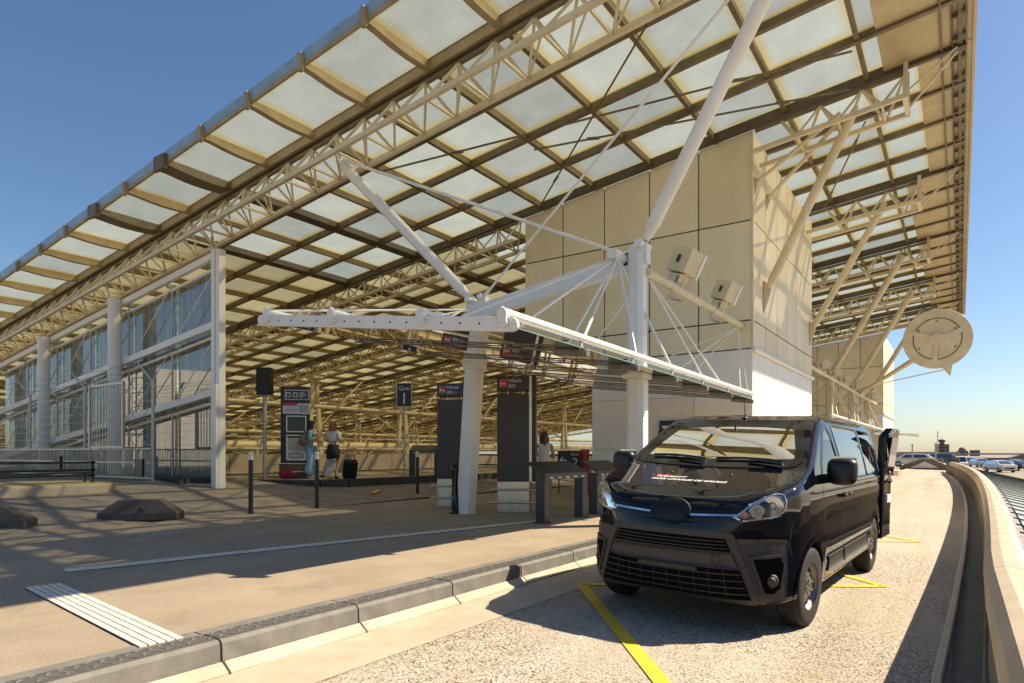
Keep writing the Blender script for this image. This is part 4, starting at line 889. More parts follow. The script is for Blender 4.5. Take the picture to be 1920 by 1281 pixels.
def on_top(pts, off=0):
    p = np.array(pts, float); o = np.c_[p[:, 0], p[:, 1], np.full(len(p), .8)]; h = hit(o, np.tile([0, 0, 1], (len(p), 1)), 1.3); h[:, 2] += off; return h
def body_mesh():
    st = .028; V = {}; verts = []; faces = []
    x0, x1, y0, y1, z0_, z1 = -1.02, 1.02, -4.3, 1.1, .1, 2.05
    nx, ny, nz = 72, 190, 70
    def vid(i, j, k):
        key = (i, j, k)
        if key not in V: V[key] = len(verts); verts.append((x0+(x1-x0)*i/nx, y0+(y1-y0)*j/ny, z0_+(z1-z0_)*k/nz))
        return V[key]
    for i in range(nx):
        for k in range(nz):
            faces.append((vid(i, 0, k), vid(i+1, 0, k), vid(i+1, 0, k+1), vid(i, 0, k+1))); faces.append((vid(i, ny, k), vid(i, ny, k+1), vid(i+1, ny, k+1), vid(i+1, ny, k)))
    for j in range(ny):
        for k in range(nz):
            faces.append((vid(0, j, k), vid(0, j, k+1), vid(0, j+1, k+1), vid(0, j+1, k))); faces.append((vid(nx, j, k), vid(nx, j+1, k), vid(nx, j+1, k+1), vid(nx, j, k+1)))
        for i in range(nx):
            faces.append((vid(i, j, nz), vid(i+1, j, nz), vid(i+1, j+1, nz), vid(i, j+1, nz))); faces.append((vid(i, j, 0), vid(i, j+1, 0), vid(i+1, j+1, 0), vid(i+1, j, 0)))
    q = np.array(verts); o = np.c_[np.zeros(len(q)), np.clip(q[:, 1], -3.3, -.15), np.full(len(q), .92)]
    d = q-o; L = np.linalg.norm(d, axis=1); d /= L[:, None]
    lo = np.zeros(len(q)); hi = L*1.15
    for _ in range(22):
        m_ = (lo+hi)/2; ins = body_f(o+d*m_[:, None]) < 0; lo = np.where(ins, m_, lo); hi = np.where(ins, hi, m_)
    return o+d*((lo+hi)/2)[:, None], faces
def inpoly(poly, p): return sdf(np.array(poly, float), p) < 0
WS = [(-.70, 1.385), (-.35, 1.365), (0, 1.36), (.35, 1.365), (.70, 1.385), (.735, 1.42), (.715, 1.52), (.635, 1.735), (.58, 1.765), (.3, 1.785), (0, 1.79), (-.3, 1.785), (-.58, 1.765), (-.635, 1.735), (-.715, 1.52), (-.735, 1.42)]
DW = [(-.42, 1.27), (-1.22, 1.25), (-1.25, 1.3), (-1.18, 1.68), (-1.1, 1.74), (-1.0, 1.745), (-.88, 1.70), (-.5, 1.4)]
SW1 = [(-1.42, 1.25), (-2.66, 1.25), (-2.66, 1.73), (-1.36, 1.745)]
SW2 = [(-2.74, 1.25), (-3.66, 1.27), (-3.6, 1.68), (-3.53, 1.72), (-2.74, 1.73)]
van = thing('van', (-1.99, 6.10, zr(-1.99)), 'black nine seat van parked on the road with its rear door open', 'van', R(177.4))
van.rotation_euler = (0, -math.atan(.033), R(177.4))
bq, bf = body_mesh()
P = bq.copy(); RW = .385; WC = [(0, .345), (-3.275, .345)]
keep = []
side = np.abs(P[:, 0]) > .55
rad = [np.hypot(P[:, 1]-c[0], P[:, 2]-c[1]) for c in WC]
for r_, c in zip(rad, WC):
    s = side & (np.abs(r_-RW) < .017); P[s, 1] = c[0]+(P[s, 1]-c[0])/r_[s]*RW; P[s, 2] = c[1]+(P[s, 2]-c[1])/r_[s]*RW
rad = [np.hypot(P[:, 1]-c[0], P[:, 2]-c[1]) for c in WC]
hole = np.zeros(len(P), bool)
for r_ in rad: hole |= side & (r_ < RW+1e-4)
wsh = inpoly(WS, P[:, [0, 2]]) & (P[:, 1] > -1.2) & (P[:, 2] > 1.3)
wn = np.zeros(len(P), bool)
for w_ in (DW, SW1, SW2): wn |= inpoly(w_, P[:, [1, 2]]) & (np.abs(P[:, 0]) > .5)
rear = (P[:, 1] < -3.75) & (P[:, 0] < -.02) & (P[:, 0] > -.86) & (P[:, 2] > .45) & (P[:, 2] < 1.8)   # open rear door aperture
rear |= (P[:, 1] < -3.75) & (P[:, 0] > .1) & (P[:, 0] < .7) & (P[:, 2] > 1.2) & (P[:, 2] < 1.72)
cut = hole | wsh | wn | rear
bf2 = [f for f in bf if not all(cut[i] for i in f)]
used = sorted({i for f in bf2 for i in f}); idx = {v: k for k, v in enumerate(used)}
me = bpy.data.meshes.new('body'); me.from_pydata([tuple(P[i]) for i in used], [], [tuple(idx[i] for i in f) for f in bf2]); me.update(); me.polygons.foreach_set('use_smooth', [True]*len(me.polygons))
def carpaint(name, c):
    m, t, p = newmat(name); p.inputs['Base Color'].default_value = (*c, 1); p.inputs['Roughness'].default_value = .6; p.inputs['Coat Weight'].default_value = 1; p.inputs['Coat Roughness'].default_value = .01; p.inputs['Specular IOR Level'].default_value = 0
    L = t.links.new; tc = N(t, 'TexCoord'); nz = N(t, 'TexNoise', i_Scale=2.2, i_Detail=1); L(tc.outputs['Object'], nz.inputs['Vector']); b = N(t, 'Bump', i_Strength=.02, i_Distance=.02); L(nz.outputs['Fac'], b.inputs['Height']); L(b.outputs[0], p.inputs['Coat Normal']); return m
M['paint'] = carpaint('van_paint_black', (.003, .0035, .008))
M['plastic'] = surf('van_plastic_grey', (.05, .042, .036), (.04, .034, .029), 30, .55, bump=.15, bscale=400)
M['plastic_dark'] = surf('van_plastic_black', (.006, .006, .006), None, 10, .4)
M['chrome'] = surf('chrome', (.75, .76, .78), None, 2, .08, metal=1)
M['trim'] = surf('interior_trim', (.07, .068, .06), (.05, .048, .043), 6, .8)
M['seat'] = surf('seat_cloth', (.04, .04, .042), (.03, .03, .032), 20, .85)
obj('body', me, M['paint'], van)

def patch(poly, proj, name, mat, off=.004, cell=.05, rim=.012, parent=None, smooth=True):
    """polygon in 2D, cut to a grid, laid on the body; with a short rim so that it has thickness"""
    bm = bmesh.new(); vs = [bm.verts.new((p[0], p[1], 0)) for p in poly]; bm.faces.new(vs)
    mn = np.min(poly, 0); mx = np.max(poly, 0)
    for ax in (0, 1):
        k = int((mx[ax]-mn[ax])/cell)
        for i in range(1, k+1):
            c = mn[ax]+i*(mx[ax]-mn[ax])/(k+1); co_ = [0, 0, 0]; co_[ax] = c; no = [0, 0, 0]; no[ax] = 1
            bmesh.ops.bisect_plane(bm, geom=bm.verts[:]+bm.edges[:]+bm.faces[:], plane_co=co_, plane_no=no, dist=1e-6)
    bmesh.ops.remove_doubles(bm, verts=bm.verts[:], dist=1e-5)
    bm.verts.ensure_lookup_table(); pts = np.array([(v.co.x, v.co.y) for v in bm.verts]); h = proj(pts, off); hb = proj(pts, off-rim)
    nv = len(pts); V = [tuple(p) for p in h]; F = [tuple(v.index for v in f.verts) for f in bm.faces]; S = [smooth]*len(F)
    be = [(e.verts[0].index, e.verts[1].index) for e in bm.edges if e.is_boundary]; bm.free()
    V += [tuple(p) for p in hb]
    for a, b in be: F.append((a, b, nv+b, nv+a)); S.append(False)
    me = bpy.data.meshes.new(name); me.from_pydata(V, [], F); me.update(); me.polygons.foreach_set('use_smooth', S)
    o = obj(name, me, mat, parent or van); return o
def resample(poly, n):
    p = np.array(poly+[poly[0]], float); L = np.r_[0, np.cumsum(np.hypot(*np.diff(p, axis=0).T))]; t = np.linspace(0, L[-1], n, endpoint=False); return np.c_[np.interp(t, L, p[:, 0]), np.interp(t, L, p[:, 1])]
def inset(p, d):
    c = p.mean(0); e = np.roll(p, -1, 0)-np.roll(p, 1, 0); nn = np.c_[-e[:, 1], e[:, 0]]; nn /= np.linalg.norm(nn, axis=1)[:, None]
    sg = np.sign(((c-p)*nn).sum(1)); return p+nn*sg[:, None]*d
def band(poly, proj, d0, d1, name, mat, off=.006, n=120, parent=None):
    p = resample(poly, n); a = proj(inset(p, d0), off); b = proj(inset(p, d1), off); c = proj(inset(p, d0), off-.012)
    V = [tuple(q) for q in a]+[tuple(q) for q in b]+[tuple(q) for q in c]; F = [(i, (i+1) % n, n+(i+1) % n, n+i) for i in range(n)]+[(i, (i+1) % n, 2*n+(i+1) % n, 2*n+i) for i in range(n)]
    me = bpy.data.meshes.new(name); me.from_pydata(V, [], F); me.update(); return obj(name, me, mat, parent or van)
def strip(pts, proj, w, name, mat, off=.0015, parent=None, closed=False):
    p = np.array(pts, float); q = []
    for a, b in zip(p[:-1], p[1:]):
        k = max(2, int(np.hypot(*(b-a))/.04)); q += [a+(b-a)*i/k for i in range(k)]
    q.append(p[-1]); q = np.array(q); e = np.gradient(q, axis=0); nn = np.c_[-e[:, 1], e[:, 0]]; nn /= np.maximum(1e-9, np.linalg.norm(nn, axis=1))[:, None]
    a = proj(q+nn*w/2, off); b = proj(q-nn*w/2, off); n = len(q); me = bpy.data.meshes.new(name); me.from_pydata([tuple(x) for x in a]+[tuple(x) for x in b], [], [(i, i+1, n+i+1, n+i) for i in range(n-1)]); me.update(); return obj(name, me, mat, parent or van)
lft = lambda p, off=0: on_side(p, off, -1)
rgt_ = lambda p, off=0: on_side(p, off, 1)
# glass
def grow(poly, d): return [tuple(x) for x in inset(np.array(resample(poly, 60)), -d)]
patch(grow(WS, .035), on_screen, 'windscreen', M['carglass'], .004, .05)
band(WS, on_screen, -.045, .035, 'windscreen_border', M['blackgloss'], .0065, 160)
for pr in (lft, rgt_):
    g_ = patch(grow(DW, .02), pr, 'door_window', M['carglass'], -.004, .06); band(DW, pr, -.035, .018, 'window_seal', M['plastic_dark'], .003, 120, g_)
    for w_ in (SW1, SW2): g_ = patch(grow(w_, .03), pr, 'side_window', M['privacy'], .004, .06); 
    # panel gaps, handles, rub strip, sill
    strip([(-.33, 1.25), (-.36, 1.0), (-.47, .6), (-.5, .33)], pr, .008, 'panel_gap', M['groove']); strip([(-1.31, 1.8), (-1.31, .32)], pr, .009, 'panel_gap', M['groove']); strip([(-2.7, 1.8), (-2.7, .9), (-2.72, .75)], pr, .008, 'panel_gap', M['groove'])
    strip([(-1.35, 1.185), (-3.72, 1.185)], pr, .014, 'slide_rail', M['groove']); strip([(-.5, .33), (-2.85, .33)], pr, .007, 'panel_gap', M['groove'])
    strip([(.47, .92), (.5, .75), (.46, .66)], pr, .006, 'panel_gap', M['groove'])
    patch([(-.56, .40), (-1.28, .40), (-1.28, .53), (-.62, .53)], pr, 'rub_strip', M['plastic'], .012, .1); patch([(-1.34, .40), (-2.72, .40), (-2.68, .53), (-1.34, .53)], pr, 'rub_strip', M['plastic'], .012, .1)
    for yy in (-1.2, -1.44):
        h = pr([(yy, 1.07)], 0)[0]; sg = 1 if h[0] > 0 else -1
        m = MB(); m.bar((h[0]+sg*.03, yy-.085, 1.07), (h[0]+sg*.03, yy+.085, 1.075), .022, .035); m.bar((h[0]-sg*.01, yy-.07, 1.07), (h[0]+sg*.03, yy-.07, 1.07), .03, .03); m.bar((h[0]-sg*.01, yy+.07, 1.07), (h[0]+sg*.03, yy+.07, 1.07), .03, .03); m.build('door_handle', M['paint'], van, bevel=.006)
    # wing mirror
    h = pr([(-.42, 1.27)], 0)[0]; sg = 1 if h[0] > 0 else -1
    bm = MB(); bx = h[0]+sg*.17; bm.ball((bx, -.36, 1.345), (.125, .075, .105), 20, 14); mi = bm.build('mirror', M['plastic_dark'], van)
    for v in mi.data.vertices:
        u = max(-1, min(1, (v.co.x-bx)/.125)); w2 = max(-1, min(1, (v.co.z-1.345)/.105)); v.co.x = bx+.125*math.copysign(abs(u)**.55, u); v.co.z = 1.345+.105*math.copysign(abs(w2)**.55, w2)-.03*(1 if w2 < 0 else 0)*abs(w2)
    m = MB(); m.bar((h[0]-sg*.04, -.42, 1.25), (bx, -.38, 1.28), .12, .09, h2=.07); m.build('mirror_arm', M['plastic_dark'], mi)
    m = MB(); m.box((bx, -.452, 1.37), (.19, .006, .19)); m.build('mirror_glass', M['chrome'], mi)
    # arch liner and lip
    for c in WC:
        n = 28; vs = []; a0 = R(-8); 
        for rr, xx in ((RW+.001, None), (RW+.02, .55), (.02, .55)):
            for i in range(n+1):
                a = a0+(math.pi-2*a0)*i/n; y_, z_ = c[0]+rr*math.cos(a), c[1]+rr*math.sin(a); 
                x_ = abs(pr([(y_, max(z_, .3))], -.004)[0][0]) if xx is None else xx; vs.append((sg*x_, y_, z_))
        m = MB(); m.add(vs, [(j*(n+1)+i, j*(n+1)+i+1, (j+1)*(n+1)+i+1, (j+1)*(n+1)+i) for j in range(2) for i in range(n)], True); m.build('arch_liner', M['plastic_dark'], van)
        pts = [(c[0]+(RW+.018)*math.cos(a0+(math.pi-2*a0)*i/40), max(.3, c[1]+(RW+.018)*math.sin(a0+(math.pi-2*a0)*i/40))) for i in range(41)]; strip(pts, pr, .034, 'arch_lip', M['paint'], .008)
# front face
HL = [(.5, .965), (.56, .93), (.7, .955), (.84, .985), (.9, 1.02), (.915, 1.1), (.895, 1.165), (.83, 1.175), (.72, 1.14), (.6, 1.065)]
def fx(poly, s): return [(p[0]*s, p[1]) for p in poly][::s]
def front_or_side(p, off=0):
    """front projection out to x=.78, then turning round the corner"""
    p = np.array(p, float); ang = np.clip((np.abs(p[:, 0])-.45)/.5, 0, 1)*R(45); sg = np.sign(p[:, 0])
    d = np.c_[np.sin(ang)*sg, np.cos(ang), np.zeros(len(p))]; o = np.c_[sg*np.minimum(np.abs(p[:, 0]), .45), np.full(len(p), .1), p[:, 1]]
    # aim so that the hit keeps its sideways order
    h = hit(o, d, 1.3); return h+d*off
for s in (1, -1):
    hb = patch(fx(HL, s), front_or_side, 'headlight', M['plastic_dark'], .003, .04)
    def hx(q): return front_or_side([(q[0]*s, q[1])], .0)[0]
    for cx_, cz_, r_ in ((.775, 1.065, .075), (.66, 1.02, .05)):
        c = hx((cx_, cz_)); d_ = Vector((s*.45, .9, 0)).normalized(); m = MB(); c = Vector(c); m.tube(c-d_*.01, c+d_*.006, r_*.45, 18, r_); m.tube(c+d_*.006, c+d_*.009, r_*1.12, 20, r_*1.05); m.build('reflector', M['chrome'], hb); m = MB(); m.ball(tuple(c+d_*.008), r_*.45, 12, 8); m.build('bulb', M['lens'], hb)
    band(fx(HL, s), front_or_side, .004, .016, 'chrome_surround', M['chrome'], .008, 80, hb)
    patch(fx([(.52, .985), (.585, .955), (.61, .99), (.57, 1.03)], s), front_or_side, 'indicator', surf('amber', (.6, .2, .06), None, 2, .2), .008, .05, parent=hb)
    patch(fx([(.6, 1.075), (.72, 1.14), (.82, 1.165), (.8, 1.14), (.7, 1.1), (.62, 1.05)], s), front_or_side, 'light_strip', M['chrome'], .008, .05, parent=hb)
    patch(fx(HL, s), front_or_side, 'lens', M['lens'], .02, .04, parent=hb)
    # bumper corner, fog lamp
    patch(fx([(.50, .8), (.66, .8), (.8, .8), (.93, .79), (.95, .5), (.93, .3), (.7, .265), (.66, .3)], s), front_or_side, 'bumper_corner', M['plastic'], .010, .05, rim=.03)
    fr = patch(fx([(.64, .64), (.86, .66), (.89, .6), (.86, .42), (.8, .37), (.73, .38)], s), front_or_side, 'fog_recess', M['grilleblack'], .014, .05)
    band(fx([(.62, .66), (.88, .68), (.91, .6), (.88, .4), (.81, .35), (.72, .36)], s), front_or_side, -.004, .018, 'fog_bezel', M['plastic'], .024, 80, fr)
    c = Vector(front_or_side([(.785*s, .47)], .0)[0]); d_ = Vector((s*.5, .86, 0)).normalized(); m = MB(); m.tube(c-d_*.0, c+d_*.02, .062, 20, .05); m.ball(tuple(c+d_*.0), .045, 14, 8); m.build('fog_lamp', M['plastic'], fr)
patch([(-.50, .8), (-.46, .83), (.46, .83), (.5, .8), (.67, .3), (.62, .265), (-.62, .265), (-.67, .3)], front_or_side, 'bumper', M['plastic'], .006, .05, rim=.03)
bump_ = band([(-.50, .82), (.5, .82), (.68, .29), (-.68, .29)], front_or_side, -.02, .025, 'bumper_frame', M['plastic'], .022, 160)
patch([(-.46, .8), (.46, .8), (.5, .69), (-.5, .69)], front_or_side, 'upper_intake', M['grilleblack'], .010, .05)
for i in range(3): z_ = .715+.028*i; strip([(-.48+.01*i, z_), (-.2, z_-.006), (.2, z_-.006), (.48-.01*i, z_)], front_or_side, .006, 'intake_slat', M['plastic'], .016)
patch([(-.51, .675), (.51, .675), (.555, .56), (-.555, .56)], front_or_side, 'plate_band', M['plastic'], .02, .05)
band([(-.44, .655), (-.375, .655), (-.375, .59), (-.44, .59)], front_or_side, 0, .004, 'tow_cover', M['groove'], .024, 40)
patch([(-.26, .555), (.26, .555), (.26, .505), (-.26, .505)], front_or_side, 'plate_holder', M['plastic'], .026, .06)
patch([(-.56, .55), (.56, .55), (.64, .32), (-.64, .32)], front_or_side, 'lower_grille', M['grilleblack'], .010, .05)
for i in range(4): z_ = .36+.052*i; strip([(-.62+.018*i, z_), (-.2, z_-.008), (.2, z_-.008), (.62-.018*i, z_)], front_or_side, .007, 'grille_slat', M['plastic'], .02)
for i in range(9): x_ = -.48+.12*i; strip([(x_, .33), (x_*.95, .54)], front_or_side, .003, 'grille_post', M['plastic'], .014)
# upper grille between the headlights
patch([(-.56, .935), (-.2, .9), (0, .895), (.2, .9), (.56, .935), (.6, 1.06), (.3, 1.075), (0, 1.08), (-.3, 1.075), (-.6, 1.06)], front_or_side, 'upper_grille', M['blackgloss'], .004, .05)
for z_, w_ in ((1.045, .022), (.935, .02)): strip([(-.57, z_+.005), (-.2, z_-.015), (.2, z_-.015), (.57, z_+.005)], front_or_side, w_, 'grille_bar', M['plastic_dark'], .014)
strip([(-.54, .985), (-.2, .965), (.2, .965), (.54, .985)], front_or_side, .015, 'chrome_bar', M['chrome'], .016)
patch([(.175*math.cos(2*math.pi*i/32), .985+.105*math.sin(2*math.pi*i/32)) for i in range(32)], front_or_side, 'badge', surf('badge_black', (.003, .003, .003), None, 2, .6), .03, .05, rim=.04)
strip([(-.66, 1.17), (-.5, 1.125), (-.2, 1.1), (.2, 1.1), (.5, 1.125), (.66, 1.17)], front_or_side, .007, 'bonnet_gap', M['groove'], .0015)
# bonnet: washer jets, lettering, wipers, antenna
def laid(me_, proj, off):
    p = np.array([v.co[:] for v in me_.vertices]); h = proj(p[:, :2], off); h[:, 2] += p[:, 2]; me_.vertices.foreach_set('co', h.ravel()); me_.update()
def bonnet_text(s_, size, mat, x, y):
    o = text(s_, size, mat, van, (0, 0, 0), (0, 0, 0), .0005, 'LEFT', 'bonnet_lettering', .25, .0022)
    p = np.array([v.co[:] for v in o.data.vertices]); q = np.c_[x-p[:, 0], y-p[:, 1]*1.0]   # read from in front: mirror both axes
    h = on_top(q, .0025); h[:, 2] += p[:, 2]; o.data.vertices.foreach_set('co', h.ravel()); o.data.update()
bonnet_text('MARRIOTT', .056, M['sign_white'], .36, .37); bonnet_text('PARIS CHARLES DE GAULLE', .056, M['sign_white'], .38, .445)
lg = surf('logo_red', (.7, .1, .1), None, 2, .5)
for k in range(2): patch([(.36-.07*k, .30), (.31-.07*k, .30), (.31-.07*k, .345), (.36-.07*k, .345)], on_top, 'bonnet_logo', lg, .003, .05, .004)
patch([(.42, .345), (.36, .315), (.36, .325), (.42, .352)], on_top, 'bonnet_logo', lg, .003, .05, .004)
for x_ in (-.28, .28): c = on_top([(x_, .2)], 0)[0]; m = MB(); m.ball(tuple(c), (.014, .02, .01), 10, 6); m.build('washer_jet', M['plastic_dark'], van)
for (xa, za), (xb, zb) in (((.62, 1.4), (.08, 1.375)), ((-.02, 1.385), (-.62, 1.375))):
    q = [(xa+(xb-xa)*i/14, za+(zb-za)*i/14+.015*math.sin(math.pi*i/14)) for i in range(15)]; h = on_screen(q, .025); m = MB(); m.path([Vector(p) for p in h], .012, 6); w_ = m.build('wiper', M['plastic_dark'], van); h2 = on_screen([((xa+xb)/2, (za+zb)/2), (xb, zb-.03)], .04); m = MB(); m.bar(h2[0], h2[1], .02, .014); m.build('wiper_arm', M['plastic_dark'], w_)
c = Vector(on_top([(-.0, -1.02)], 0)[0]); m = MB(); m.ball(tuple(c), (.03, .05, .018), 12, 6); m.tube(c, c+Vector((0, .06, .2)), .006, 6, .003); m.build('antenna', M['plastic_dark'], van)
strip([(-.66, -3.6), (-.68, -1.3)], on_top, .012, 'roof_seam', M['groove']); strip([(.66, -3.6), (.68, -1.3)], on_top, .012, 'roof_seam', M['groove'])
# small side markings
for a_, b_ in (((-3.15, 1.36), (-3.15, 1.46)), ((-3.35, 1.38), (-3.35, 1.46))): strip([a_, b_], lft, .06, 'side_mark', M['plastic_dark'], .008)
strip([(-3.32, 1.46), (-3.30, 1.56)], lft, .025, 'side_mark', M['sign_red'], .008)
# wheels
def wheel(x, y, s, steer=0):
    m = MB(); prof = [(.2, -.1), (.29, -.105), (.325, -.095), (.343, -.07), (.345, 0), (.343, .07), (.325, .095), (.29, .105), (.2, .1)]; m.lathe(prof, 40, axis='X', cap=False)
    for k in range(40):
        a = 2*math.pi*k/40
        for xx in (-.045, 0, .045): m.bar((xx-.018, .3455*math.cos(a), .3455*math.sin(a)), (xx+.018, .3455*math.cos(a+.05), .3455*math.sin(a+.05)), .02, .006, up=(0, math.cos(a), math.sin(a)))
    t_ = m.build('wheel', M['rubber'], van); t_.location = (x, y, .345); t_.rotation_euler = (0, 0, steer)
    m = MB(); m.lathe([(.21, .1*s), (.215, .085*s), (.19, .05*s), (.165, .03*s), (.15, .05*s), (.09, .075*s), (.05, .08*s), (.045, .09*s), (.0, .092*s)], 32, axis='X', cap=False); m.build('rim', M['rimsteel'], t_)
    m = MB()
    for k in range(16):
        a = 2*math.pi*k/16; m.ball((.046*s, .165*math.cos(a), .165*math.sin(a)), (.012, .014, .014), 8, 5)
    m.build('rim_hole', M['groove'], t_)
    for k in range(5): a = 2*math.pi*k/5; m = MB(); m.tube((.075*s, .06*math.cos(a), .06*math.sin(a)), (.095*s, .06*math.cos(a), .06*math.sin(a)), .011, 8); m.build('wheel_nut', M['galv'], t_)
for y_ in (0, -3.275):
    for s in (1, -1): wheel(s*.83, y_, s, R(-4) if y_ == 0 else 0)
# cabin: floor, dashboard, steering wheel, seats, mirror
m = MB(); m.bb((-.85, -3.75, .5), (.85, .1, .56)); m.build('floor', M['trim'], van)
m = MB(); m.prism([(-.83, .12, 1.3), (-.83, -.35, 1.26), (-.83, -.42, 1.1), (-.83, -.3, .7), (-.83, .2, .7)], (1.66, 0, 0)); m.build('dashboard', M['trim'], van, bevel=.03)
m = MB(); m.bb((.1, -.2, 1.305), (.5, .02, 1.312)); m.build('paper', M['sign_white'], van)
m = MB(); n = 24; Cc = Vector((-.42, -.55, 1.18)); pts = [Cc+Vector((.19*math.cos(2*math.pi*i/n), .08*math.sin(2*math.pi*i/n), .17*math.sin(2*math.pi*i/n))) for i in range(n+1)]; m.path(pts, .017, 6); m.bar(Cc+Vector((-.18, 0, 0)), Cc+Vector((.18, 0, 0)), .04, .03); m.build('steering_wheel', M['plastic_dark'], van)
for row, y_ in enumerate((-1.05, -2.0, -2.95)):
    for x_ in (-.5, 0, .5):
        if row == 0 and x_ == 0: pass
        st_ = MB(); st_.box((x_, y_+.2, .85), (.44, .48, .16)); st_.box((x_, y_-.05, 1.15), (.44, .14, .6), M=Matrix.Rotation(R(8), 3, 'X')); s_ = st_.build('seat', M['seat'], van, bevel=.04); hd = MB(); hd.box((x_, y_-.1, 1.54), (.26, .1, .19)); hd.build('headrest', M['seat'], s_, bevel=.03)
m = MB(); m.box((0, -.72, 1.66), (.22, .03, .07)); m.bar((0, -.72, 1.68), (0, -.7, 1.76), .02, .02); m.build('rear_view_mirror', M['plastic_dark'], van, bevel=.01)
m = MB(); m.bb((-.7, -3.5, 1.83), (.7, -1.15, 1.84)); m.build('headlining', M['trim'], van)
# rear door standing open (hinged at the street-side corner)
rd = MB(); rd.prism([(.0, 0, .35), (.0, -.78, .35), (.03, -.82, .45), (.02, -.82, 1.2), (-.05, -.8, 1.72), (-.08, -.72, 1.82), (-.08, -.05, 1.82), (0, 0, 1.7)], (-.09, 0, 0)); D = rd.build('rear_door', M['paint'], van, bevel=.015); D.location = (-.86, -3.83, 0); D.rotation_euler = (0, 0, R(-2)); D.scale = (1, .8, 1)
m = MB(); m.prism([(-.095, -.1, 1.2), (-.095, -.72, 1.2), (-.15, -.7, 1.7), (-.15, -.12, 1.7)], (-.012, 0, 0)); m.build('door_window', M['privacy'], D)
m = MB(); m.bb((-.108, -.6, .82), (-.095, -.25, .93)); m.build('number_plate', M['sign_white'], D)
m = MB(); m.bar((-.13, -.45, 1.2), (-.15, -.25, 1.26), .03, .03); m.tube((-.12, -.3, 1.1), (-.12, -.45, 1.12), .02, 8); m.build('rear_wiper', M['plastic_dark'], D)
m = MB(); m.bb((.0, -.75, .4), (.02, -.05, 1.1)); m.build('inner_trim', M['trim'], D)
m = MB(); m.bb((-.78, -3.91, .3), (.78, -3.82, .48)); m.build('rear_bumper', M['plastic'], van, bevel=.03)
# ================================================================== PEOPLE
def skinned(name, J, E, mat, parent, root, sub=2, smooth=True):
    """J: name -> (pos, (rx, ry)); E: list of edges -> skin modifier -> applied mesh"""
    names = list(J); ix = {n: i for i, n in enumerate(names)}
    me = bpy.data.meshes.new(name); me.from_pydata([J[n][0] for n in names], [(ix[a], ix[b]) for a, b in E], []); me.update()
    o = bpy.data.objects.new(name, me); COL.objects.link(o)
    sk = o.modifiers.new('skin', 'SKIN'); sk.use_smooth_shade = True; sk.branch_smoothing = .5
    lay = me.skin_vertices[0].data if len(me.skin_vertices) else None
    if lay is None:
        bm = bmesh.new(); bm.from_mesh(me); bm.verts.layers.skin.verify(); bm.to_mesh(me); bm.free(); lay = me.skin_vertices[0].data
    for n in names:
        r = J[n][1]; lay[ix[n]].radius = r if hasattr(r, '__len__') else (r, r); lay[ix[n]].use_root = (n == root)
    ss = o.modifiers.new('sub', 'SUBSURF'); ss.levels = sub; ss.render_levels = sub
    dg = bpy.context.evaluated_depsgraph_get(); m2 = bpy.data.meshes.new_from_object(o.evaluated_get(dg)); bpy.data.objects.remove(o)
    m2.name = name; m2.materials.clear(); m2.polygons.foreach_set('use_smooth', [True]*len(m2.polygons))
    return obj(name, m2, mat, parent)
def cloth(name, c, c2=None, sc=9): return surf(name, c, c2, sc, .8, bump=.3, bscale=40)
